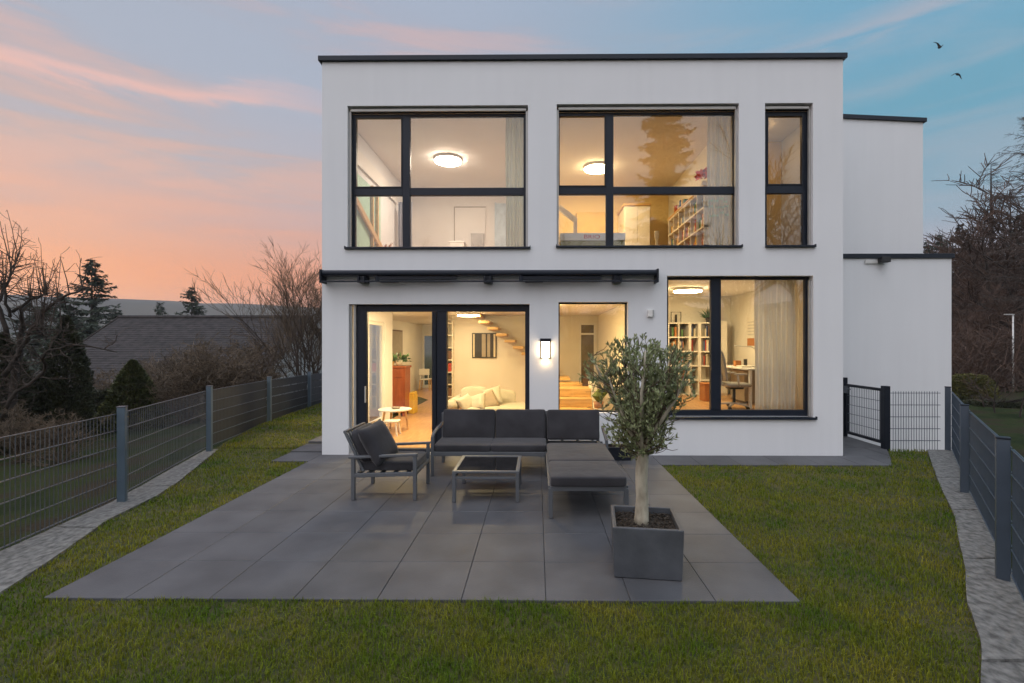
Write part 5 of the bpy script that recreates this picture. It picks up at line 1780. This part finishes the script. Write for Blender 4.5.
limbs = [([(2, 440), (4, 400), (5, 365), (8, 330), (12, 305)], .10), ([(5, 375), (15, 352), (28, 328), (48, 303), (66, 291), (92, 286)], .055), ([(8, 335), (2, 305), (-8, 285), (-20, 270)], .05),
         ([(11, 312), (22, 298), (36, 292), (50, 296)], .035), ([(10, 318), (14, 290), (10, 270), (16, 252)], .032), ([(2, 420), (18, 398), (40, 372), (58, 352), (78, 344), (108, 352)], .045), ([(3, 425), (-12, 395), (-30, 380)], .05),
         ([(26, 332), (36, 335), (52, 328), (70, 330)], .028)]
for pl, r0 in limbs:
    P0 = [fp(u, v) for u, v in pl]
    P0 = [p + np.array([0, rg2.uniform(-.35, .35) * (k > 0), 0]) for k, p in enumerate(P0)]
    tt = np.linspace(0, len(P0) - 1, len(P0) * 3)
    P = np.array([[np.interp(q, range(len(P0)), [p[c_] for p in P0]) for c_ in range(3)] for q in tt])
    P += np.array([[rg2.gauss(0, .018), rg2.gauss(0, .018), rg2.gauss(0, .018)] for _ in P])
    A.tube(P, np.linspace(r0, max(.010, r0 * .28), len(P)), 7)
    for k in range(26):
        i = rg2.randint(3, len(P) - 2)
        upw = rg2.random() < .45 and pl[0][1] < 400
        d_ = (rg2.gauss(0, .12), rg2.gauss(0, .12), 1) if upw else (rg2.gauss(0, .8), rg2.gauss(0, .8), rg2.gauss(.25, .6))
        P3, _ = polyline(P[i], d_, rg2.uniform(.5, 1.15) if upw else rg2.uniform(.25, .8), 5, .06 if upw else .2, .04, rg2)
        B.tube(P3, np.linspace(.013, .005, 6), 4, cap=False)
        for _j in range(5):
            q = P3[rg2.randint(1, 5)]
            P4, _ = polyline(q, (rg2.gauss(0, 1), rg2.gauss(0, 1), rg2.gauss(.4, .6)), rg2.uniform(.1, .35), 3, .2, .05, rg2)
            B.tube(P4, .0045, 3, cap=False)
shift(A, l).build('trunk', M['bark'], ft, smooth=True)
shift(B, l).build('crown', M['twig'], ft)
# brambles / bare shrubs between fence and neighbour
shr = [(20, 10.0, 405, 61), (62, 9.6, 412, 62), (160, 15.5, 372, 63), (186, 15.0, 366, 64), (212, 16, 352, 65), (238, 15.5, 346, 66), (256, 17, 330, 67), (172, 19, 350, 68), (205, 21, 345, 69), (110, 17, 365, 70), (228, 19, 335, 71), (140, 21, 360, 72)]
protos = []
for i in range(4):
    A, B = branch_tree(200 + i, 2.0, .022, 0, .5, levels=3, up=.03, kids=(8, 6, 4), trunk_h=.1, twig_r=.0055, stems=9, wob=.2)
    protos.append((A, B))
first = {}
for j, (u, Y, yt, sd) in enumerate(shr):
    l, h = span(u, Y, yt)
    k = j % 4
    lab = 'tangled bare brown shrub between the left fence and the neighbouring roof'
    if k not in first:
        o = thing('bare_shrub', lab, 'shrub', (0, 0, 0), 'bare shrubs beyond the left fence')
        A, B = protos[k]
        A.build('stems', M['twig_brown'], o)
        B.build('twigs', M['twig_brown'], o)
        first[k] = o
    else:
        o = dup(first[k])
    o.location = l
    o.rotation_euler = (0, 0, sd * 1.7)
    s_ = h / 1.95
    o.scale = (s_ * 1.15, s_ * 1.15, s_)
# bare multi-stem tree at the house corner
l, h = span(303, 17, 264)
bare_tree('hazel_tree', 'bare many stemmed hazel rising beside the left house corner', l, 91, h * .98, .034, wm='twig_brown', tm='twig', spread=.36, levels=3, up=.05, kids=(8, 6, 5), stems=9, trunk_h=.18, twig_r=.0055, wob=.09)
l, h = span(316, 18.5, 285)
bare_tree('hazel_tree', 'second bare hazel almost hidden by the left house corner', l, 92, h * 1.0, .03, wm='twig_brown', tm='twig', spread=.4, levels=3, up=.05, kids=(8, 6, 4), stems=7, trunk_h=.2, twig_r=.0055, wob=.09)
# spruces on the left
for u, Y, yt, W, sd, lab, dens in ((92, 44, 257, 3.6, 41, 'tall dark spruce left of the neighbouring roof', 1.0), (60, 40, 292, 3.2, 42, 'shorter spruce half hidden behind the bare fruit tree', 1.0), (30, 46, 296, 3.6, 43, 'broad dark spruce behind the bare fruit tree', 1.0), (74, 34, 300, 3.4, 47, 'dark spruce directly behind the tall columnar thuja', 1.0), (46, 36, 306, 3.4, 48, 'dark spruce between the columnar thuja and the fruit tree trunk', 1.0), (116, 50, 305, 3.0, 44, 'small spruce tucked beside the tall spruce', .9),
                              (192, 62, 286, 4.6, 45, 'spruce top rising over the neighbouring roof ridge', 1.0), (160, 66, 302, 3.8, 46, 'smaller spruce top over the left of the roof ridge', .9)):
    l, h = span(u, Y, yt)
    conifer('spruce', lab, l, sd, h, W * 1.12, dens=.8 * dens * min(1, 9 / h + .35), droop=.2, shape=.8)
# neighbour house
nh = thing('neighbour_house', 'low neighbouring house with a large weathered grey tiled roof', 'house', (-17, 24, -2))
rx0, rx1, ry, rz_, ey, ez = px(119, 26), px(312, 26), 26.0, pz(317.5, 26), 19.4, -1.05
mb = MB()
nc = 40
for k in range(nc):
    a, b = k / nc, (k + 1) / nc
    za_, zb3 = rz_ + (ez - rz_) * a, rz_ + (ez - rz_) * b
    ya_, yb3 = ry + (ey - ry) * a, ry + (ey - ry) * b
    nx = 46
    for i in range(nx):
        xa_, xb_ = rx0 + (rx1 - rx0) * i / nx, rx0 + (rx1 - rx0) * (i + .96) / nx
        j_ = rng.uniform(-.008, .008)
        mb.add([(xa_, ya_, za_ + .01), (xb_, ya_, za_ + .01), (xb_, yb3, zb3 + .03 + j_), (xa_, yb3, zb3 + .03 + j_), (xa_, yb3, zb3 + .005), (xb_, yb3, zb3 + .005)], np.array([(0, 1, 2, 3), (3, 2, 5, 4)]))
mb.add([(rx0, ry, rz_), (rx1, ry, rz_), (rx1, ey, ez), (rx0, ey, ez)], np.array([(0, 1, 2, 3)]))
mb.add([(rx0, ry, rz_), (rx1, ry, rz_), (rx1, 32, ez), (rx0, 32, ez)], np.array([(3, 2, 1, 0)]))
mb.tube([(rx0, ry, rz_ + .03), (rx1, ry, rz_ + .03)], .11, 8)
rf = mb.build('roof', M['roof_tile'], nh)
mb = MB().box(rx0 + .35, rx1 - .35, 20.0, 31.4, -5, ez + .35)
for x in (rx0 + .35, rx1 - .35):
    mb.add([(x, 20.0, ez + .35), (x, 31.4, ez + .35), (x, ry, rz_ - .12)], np.array([(0, 1, 2)]))
mb.build('wall', M['neighbour_wall'], nh)
MB().bar((rx0 - .02, ry, rz_ - .02), (rx0 - .02, ey, ez - .02), .06, .16).build('verge_board', M['bark'], nh)
# white building by the hazel
wb = thing('white_house', 'pale white house front glimpsed behind the bare hazel', 'house', (px(312, 34), 36, -3))
MB().box(px(303, 34), px(350, 34), 34, 40, -4, pz(331, 34)).build('wall', M['white_wall'], wb)
MB().box(px(302, 34), px(351, 34), 33.7, 40.3, pz(331, 34), pz(331, 34) + .18).build('roof', M['roof_tile'], wb)

# right side: road, lamp post, golden bush, woodland
mb = MB()
rw = []
for k in range(26):
    x = 12 + 1.6 * k
    y = 23.0 + .16 * (x - 12)
    rw.append([(x, y + q * .5, gz(x, y + q * .5) + .03) for q in range(6)])
for r0, r1 in zip(rw, rw[1:]):
    mb.add(r0 + r1, np.array([(q, 6 + q, 7 + q, q + 1) for q in range(5)]))
tag(mb.build('road', M['road'], origin=(0, 0, 0)), 'narrow lane at the foot of the wood', kind='structure')
l = at(1013, 24)
lp = thing('street_lamp', 'thin pale street lamp post in front of the bare wood', 'street lamp', l)
tz_ = pz(315, 24)
MB().tube([(l[0], l[1], l[2] - .1), (l[0], l[1], tz_)], [.045, .032], 10).build('pole', M['alu_light'], lp, smooth=True)
MB().box(l[0] - .42, l[0] + .04, l[1] - .05, l[1] + .05, tz_ - .02, tz_ + .035).build('lamp_head', M['alu'], lp, bevel=.015)
l, h = span(971, 21, 375)
clipped('golden_shrub', 'low golden green conifer bush on the lawn beyond the right fence', l, h, 1.7, 51, 6000, 'gold_bush', dome, .09)
l, h = span(1000, 19, 402)
clipped('evergreen_bush', 'low dark hedge bush beyond the right fence', l, h, 2.2, 52, 6000, 'thuja', dome, .09)
for j, (u, Y, yt) in enumerate(((996, 17, 365), (985, 18.5, 372), (1020, 16, 350))):
    l, h = span(u, Y, yt)
    bare_tree('sapling', ['thin bare sapling right of the golden bush', 'thin bare sapling just behind the golden bush', 'bare sapling at the right picture edge beyond the fence'][j], l, 400 + j, h * 1.15, .03, spread=.5, levels=2, kids=(9, 6), twig_r=.007, wm='twig_red')

conifer('larch', 'tall bare conifer with drooping branches at the right picture edge', at(1033, 27), 141, pz(112, 27) - at(1033, 27)[2], 4.6, dens=.75, needles=False, droop=.2, shape=.75, wm='twig')
conifer('larch', 'bare pointed conifer rising above the wood on the right', at(991, 36), 142, pz(163, 36) - at(991, 36)[2], 4.4, dens=.65, needles=False, droop=.12, shape=.8, wm='twig')
conifer('larch', 'bare conifer between the two tall ones on the right', at(1010, 40), 143, pz(190, 40) - at(1010, 40)[2], 4.4, dens=.6, needles=False, droop=.12, shape=.8, wm='twig')
for u, Y, yt, W, sd, lab in ((940, 52, 236, 4.0, 146, 'dark spruce just right of the wing roof corner'), (962, 46, 226, 4.4, 147, 'dark spruce at the left of the right hand wood'), (928, 60, 242, 4.2, 148, 'spruce partly hidden by the wing wall'), (1022, 50, 215, 5.0, 149, 'dark spruce behind the tall bare conifer')):
    l, h = span(u, Y, yt)
    conifer('spruce', lab, l, sd, h, W, dens=min(.8, 7 / h + .3), droop=.14, shape=.75, nm='twig_red' if sd == 147 else 'needle')
wood = []
for i in range(4):
    o = bare_tree('bare_tree', 'bare reddish brown tree in the wood on the right', (0, 0, 0), 500 + i, 10.0, .14, group='bare trees in the right hand wood', tm='bark', wm='twig_red', spread=.48, levels=3, kids=(13, 8, 6), trunk_h=.12, twig_r=.02, wob=.1)
    wood.append(o)
spots = [(958, 38, 245), (975, 34, 248), (1002, 32, 252), (1018, 34, 240), (966, 44, 232), (985, 42, 228), (1006, 46, 222), (948, 44, 262), (938, 40, 285), (952, 32, 305), (968, 29, 300), (984, 28, 290), (1000, 27, 285), (1016, 28, 275), (943, 52, 250), (1030, 38, 230), (1012, 30, 208), (1024, 33, 186), (1002, 36, 226), (1036, 31, 160), (976, 52, 238), (995, 50, 232), (930, 46, 275), (960, 26, 335), (978, 25, 330), (994, 24.5, 335), (1022, 25, 315), (946, 29, 330)]
for j, (u, Y, yt) in enumerate(spots):
    l, h = span(u, Y, yt)
    o = wood[j] if j < 4 else dup(wood[j % 4])
    o.location = l
    o.rotation_euler = (0, 0, j * 2.13)
    s_ = h / 9.6
    o.scale = (s_ * 1.2, s_ * 1.2, s_)
# undergrowth of the wood: uncountable
mb = MB()
r3 = random.Random(9)
for k in range(2600):
    u, Y = r3.uniform(925, 1060), r3.uniform(23.5, 46)
    l = at(u, Y)
    P, _ = polyline((l[0], l[1], l[2] - .1), (r3.gauss(0, .5), r3.gauss(0, .5), 1), r3.uniform(1.2, 4.2), 4, .25, .0, r3)
    mb.tube(P, np.linspace(.028, .012, 5), 3, cap=False)
    for _ in range(3):
        q = P[r3.randint(1, 4)]
        P3, _ = polyline(q, (r3.gauss(0, 1), r3.gauss(0, 1), .4), r3.uniform(.5, 1.4), 3, .25, 0, r3)
        mb.tube(P3, .010, 3, cap=False)
tag(mb.build('undergrowth', M['twig_red'], origin=(0, 0, 0)), 'tangle of bare brushwood filling the wood floor on the right', 'undergrowth', kind='stuff')

# trees behind the viewer that the window panes mirror
conifer('spruce', 'tall spruce mirrored in the yellow upper window', (10.9, -25, -.6), 61, 27, 5.2, dens=.7, droop=.14, shape=.8)
for j, (x, y, h) in enumerate(((15.5, -22, 17), (22, -24, 19), (3.0, -26, 13), (-9, -28, 12))):
    o = dup(wood[j % 4], (x, y, -.6), j * 1.3, 'bare tree in the garden opposite, mirrored in the windows', 'bare trees opposite the house')
    o.scale = (h / 9.6,) * 3

# birds
def bird(u, v, Y, label, pose):
    c = Vector((px(u, Y), Y, pz(v, Y)))
    rows = []
    body = MB()
    s_ = Y / FPX            # metres per pixel
    if pose == 0:
        wl = [(-6, -4.2), (-4, -4.0), (-2, -3.2), (-.8, -1.2), (0, 0)]
        wr = [(0, 0), (1.2, .4), (2.6, -.8), (3.8, -2.0)]
    else:
        wl = [(-6, 2.0), (-4, 0.6), (-2, -.6), (0, -.4)]
        wr = [(0, -.4), (1.8, .3), (3.2, 2.2), (4.4, 5.0)]
    P = np.array([(-1.9, 0, .9), (-1.2, 0, .9), (0, 0, .9), (1.2, 0, .5), (2.2, 0, .2)]) if pose == 0 else np.array([(-1.2, 0, 0), (-.6, 0, -.3), (.4, 0, 0), (1.2, 0, .6), (1.8, 0, 1.2)])
    P = np.array([(a * s_, b, -z * s_) for a, b, z in P]) + np.array(c)
    body.tube(P, np.array([.25, .9, 1.3, .9, .2]) * s_ * .9, 8)
    for W in (wl, wr):
        n = len(W)
        for i in range(n - 1):
            (xa_, za_), (xb_, zb_) = W[i], W[i + 1]
            def cw(i_):
                q = i_ / (n - 1) if W is wl else 1 - i_ / (n - 1)
                return (.25 + 1.5 * q) * s_
            a, b = Vector((c.x + xa_ * s_, c.y, c.z - za_ * s_)), Vector((c.x + xb_ * s_, c.y, c.z - zb_ * s_))
            ca, cb = cw(i), cw(i + 1)
            v8 = [a + Vector((0, -ca, -ca * .35)), b + Vector((0, -cb, -cb * .35)), b + Vector((0, cb, cb * .35)), a + Vector((0, ca, ca * .35))]
            v8 += [q + Vector((0, 0, .22 * s_)) for q in v8]
            body.add([tuple(q) for q in v8], np.array([(0, 1, 2, 3), (7, 6, 5, 4), (0, 4, 5, 1), (1, 5, 6, 2), (2, 6, 7, 3), (3, 7, 4, 0)]))
    return tag(body.build('bird', M['bird'], origin=tuple(c)), label, 'bird')


bird(939.5, 49, 36, 'upper dark bird flying with raised wing right of the house', 0)
bird(957, 76.5, 36, 'lower dark bird flying with drooped wings right of the house', 1)

# ================================================================== SKY, SUN, CAMERA
SUN_EL, SUN_AZ = R(4.0), R(-48)      # azimuth from +Y towards +X
w_ = bpy.data.worlds.new('World')
SC.world = w_
w_.use_nodes = True
nt = w_.node_tree
nt.nodes.clear()
L = nt.links.new
out = N(nt, 'ShaderNodeOutputWorld')
tc = N(nt, 'ShaderNodeTexCoord')
sp = N(nt, 'ShaderNodeSeparateXYZ')
L(tc.outputs['Generated'], sp.inputs[0])


def math_(op, a, b=None, clamp=False):
    n = N(nt, 'ShaderNodeMath', operation=op, use_clamp=clamp)
    for i, v in enumerate((a, b)):
        if v is None: continue
        if isinstance(v, (int, float)): n.inputs[i].default_value = v
        else: L(v, n.inputs[i])
    return n.outputs[0]


def mapr(v, a, b, c=0.0, d=1.0, smooth=True):
    n = N(nt, 'ShaderNodeMapRange', interpolation_type='SMOOTHSTEP' if smooth else 'LINEAR')
    n.inputs['From Min'].default_value = a
    n.inputs['From Max'].default_value = b
    n.inputs['To Min'].default_value = c
    n.inputs['To Max'].default_value = d
    L(v, n.inputs['Value'])
    return n.outputs[0]


def ramp(v, stops):
    n = N(nt, 'ShaderNodeValToRGB')
    n.color_ramp.interpolation = 'EASE'
    el = n.color_ramp.elements
    while len(el) < len(stops): el.new(.5)
    for e, (p, c) in zip(el, stops):
        e.position = p
        e.color = (*c, 1)
    L(v, n.inputs[0])
    return n.outputs[0]


def mixc(f, a, b, mode='MIX'):
    n = N(nt, 'ShaderNodeMix', data_type='RGBA', blend_type=mode)
    for k, v in (('Factor', f), ('A', a), ('B', b)):
        if isinstance(v, (int, float)): n.inputs[k].default_value = v
        elif isinstance(v, tuple): n.inputs[k].default_value = (*v, 1)
        else: L(v, n.inputs[k])
    return n.outputs['Result']


hyp = math_('SQRT', math_('ADD', math_('MULTIPLY', sp.outputs[0], sp.outputs[0]), math_('MULTIPLY', sp.outputs[1], sp.outputs[1])))
aa = math_('DIVIDE', sp.outputs[0], math_('MAXIMUM', hyp, .02))
zz = sp.outputs[2]
# cloud noise on a plane far above
cp = N(nt, 'ShaderNodeCombineXYZ')
den = math_('ADD', math_('MAXIMUM', zz, 0.0), .16)
L(math_('DIVIDE', sp.outputs[0], den), cp.inputs[0])
L(math_('DIVIDE', sp.outputs[1], den), cp.inputs[1])
mp = N(nt, 'ShaderNodeMapping')
mp.inputs['Rotation'].default_value = (0, 0, R(-28))
mp.inputs['Scale'].default_value = (.45, 1.5, 1)
L(cp.outputs[0], mp.inputs[0])
cn = N(nt, 'ShaderNodeTexNoise')
cn.inputs['Scale'].default_value = 1.15
cn.inputs['Detail'].default_value = 7
cn.inputs['Roughness'].default_value = .52
cn.inputs['Distortion'].default_value = .5
L(mp.outputs[0], cn.inputs['Vector'])
cl = cn.outputs['Fac']
left = mixc(1.0, (.9, .9, .9), ramp(zz, [(0.0, srgb(252, 142, 74)), (.10, srgb(250, 148, 88)), (.19, srgb(228, 160, 132)), (.30, srgb(196, 170, 164)), (.45, srgb(172, 172, 184)), (.7, srgb(165, 172, 194))]), 'MULTIPLY')
right = ramp(zz, [(0.0, srgb(176, 165, 172)), (.15, srgb(163, 165, 178)), (.24, srgb(122, 160, 180)), (.36, srgb(96, 156, 180)), (.5, srgb(106, 160, 188)), (.75, srgb(130, 165, 195))])
fac = mapr(aa, -.35, .62)
base = mixc(fac, left, right)
# cloud veils: blue grey gaps on the left, pinkish veils on the right and overhead
bn = N(nt, 'ShaderNodeTexNoise')
bmp = N(nt, 'ShaderNodeMapping')
bmp.inputs['Rotation'].default_value = (0, R(-6), 0)
bmp.inputs['Scale'].default_value = (1.1, 1.1, 8.5)
L(tc.outputs['Generated'], bmp.inputs[0])
L(bmp.outputs[0], bn.inputs['Vector'])
bn.inputs['Scale'].default_value = 1.9
bn.inputs['Detail'].default_value = 8
bn.inputs['Roughness'].default_value = .58
bn.inputs['Distortion'].default_value = .35
bands = bn.outputs['Fac']
cl = math_('ADD', math_('MULTIPLY', cl, .3), math_('MULTIPLY', bands, .7))
gap = mapr(cl, .42, .60)
veilL = mixc(math_('MULTIPLY', math_('SUBTRACT', 1.0, gap), math_('MULTIPLY', math_('SUBTRACT', 1.0, fac), mapr(zz, .12, .3, 0, .55))), base, srgb(160, 176, 196))
pinkf = math_('MULTIPLY', math_('MULTIPLY', mapr(cl, .47, .60), math_('SUBTRACT', 1.0, fac)), mapr(zz, .12, .26, .0, .34))
veilL = mixc(pinkf, veilL, srgb(236, 182, 166))
veil = mixc(math_('MULTIPLY', gap, math_('MULTIPLY', fac, mapr(zz, .25, .55, .30, .42))), veilL, srgb(176, 172, 180))
# long lit streak on the left
ctr = math_('ADD', math_('MULTIPLY', math_('ADD', aa, .745), .0737), .378)
wv = math_('MULTIPLY', math_('SUBTRACT', cl, .5), .16)
dd = math_('ABSOLUTE', math_('ADD', math_('SUBTRACT', zz, ctr), wv))
st = math_('MULTIPLY', mapr(dd, .0, .02, 1, 0), mapr(aa, -.38, -.55, 0.25, 1))
st = math_('MULTIPLY', st, mapr(sp.outputs[1], 0, .2))
sky = mixc(math_('MULTIPLY', math_('MULTIPLY', st, mapr(bands, .3, .6, .6, 1)), .7), veil, srgb(240, 184, 168))
d2 = math_('ABSOLUTE', math_('ADD', math_('SUBTRACT', zz, .225), wv))
sky = mixc(math_('MULTIPLY', math_('MULTIPLY', mapr(d2, 0, .03, 1, 0), mapr(aa, -.2, -.6)), .35), sky, srgb(228, 165, 138))
# sky behind the camera and overhead boosted, most at left, to light the facade
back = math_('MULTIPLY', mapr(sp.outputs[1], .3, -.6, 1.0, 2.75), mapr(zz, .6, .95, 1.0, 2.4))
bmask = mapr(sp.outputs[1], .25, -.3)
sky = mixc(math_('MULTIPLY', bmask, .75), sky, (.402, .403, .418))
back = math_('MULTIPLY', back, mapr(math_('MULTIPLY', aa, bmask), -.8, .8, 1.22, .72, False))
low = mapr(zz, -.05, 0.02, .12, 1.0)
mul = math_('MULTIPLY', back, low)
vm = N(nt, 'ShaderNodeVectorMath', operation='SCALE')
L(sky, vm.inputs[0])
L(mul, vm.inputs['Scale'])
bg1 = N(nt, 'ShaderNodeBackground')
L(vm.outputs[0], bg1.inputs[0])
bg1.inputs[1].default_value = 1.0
ns = N(nt, 'ShaderNodeTexSky', sky_type='NISHITA')
ns.sun_disc = False
ns.sun_elevation = SUN_EL
ns.sun_rotation = SUN_AZ
bg2 = N(nt, 'ShaderNodeBackground')
L(ns.outputs[0], bg2.inputs[0])
bg2.inputs[1].default_value = .01
ad = N(nt, 'ShaderNodeAddShader')
L(bg1.outputs[0], ad.inputs[0])
L(bg2.outputs[0], ad.inputs[1])
L(ad.outputs[0], out.inputs[0])

sd = bpy.data.lights.new('sun', 'SUN')
sd.energy = .3
sd.angle = R(12)
sd.color = (1, .62, .42)
so = bpy.data.objects.new('sun', sd)
COL.objects.link(so)
dirv = Vector((math.sin(SUN_AZ) * math.cos(SUN_EL), math.cos(SUN_AZ) * math.cos(SUN_EL), math.sin(SUN_EL)))
so.rotation_euler = (-dirv).to_track_quat('-Z', 'Y').to_euler()
so.location = (-20, 20, 20)

HAZE = True
if HAZE:
    m, nt2, out2 = new_mat('thin_evening_air')
    pv = N(nt2, 'ShaderNodeVolumePrincipled')
    pv.inputs['Color'].default_value = (.93, .93, .95, 1)
    pv.inputs['Density'].default_value = .0005
    pv.inputs['Anisotropy'].default_value = .1
    nt2.links.new(pv.outputs[0], out2.inputs['Volume'])
    r_ = 1200
    hb = MB().box(-r_ - 150, r_ + 150, -r_ - 150, r_ + 150, -60, 118).build('haze', m, origin=(0, 0, 0))
    tag(hb, 'thin evening haze over the valley', 'haze', kind='stuff')

cam = bpy.data.cameras.new('camera')
co = bpy.data.objects.new('camera', cam)
COL.objects.link(co)
cam.sensor_width = 36
cam.lens = FPX / 1024 * 36
cam.shift_x = -(CXP - 512) / 1024
cam.shift_y = (CYP - 341.5) / 1024
cam.clip_start = .05
cam.clip_end = 12000
co.location = (0, 0, CAMH)
co.rotation_euler = (R(90), 0, YAW)
SC.camera = co

SC.render.engine = 'CYCLES'
SC.cycles.use_denoising = True
SC.cycles.use_adaptive_sampling = True
SC.cycles.adaptive_threshold = .02
SC.cycles.max_bounces = 8
SC.cycles.diffuse_bounces = 4
SC.cycles.glossy_bounces = 3
SC.cycles.transparent_max_bounces = 16
SC.cycles.volume_bounces = 0
SC.cycles.sample_clamp_indirect = 6
SC.cycles.caustics_reflective = False
SC.cycles.caustics_refractive = False
SC.view_settings.view_transform = 'Standard'
SC.view_settings.look = 'None'
SC.view_settings.exposure = 0.16
SC.view_settings.gamma = 1.0
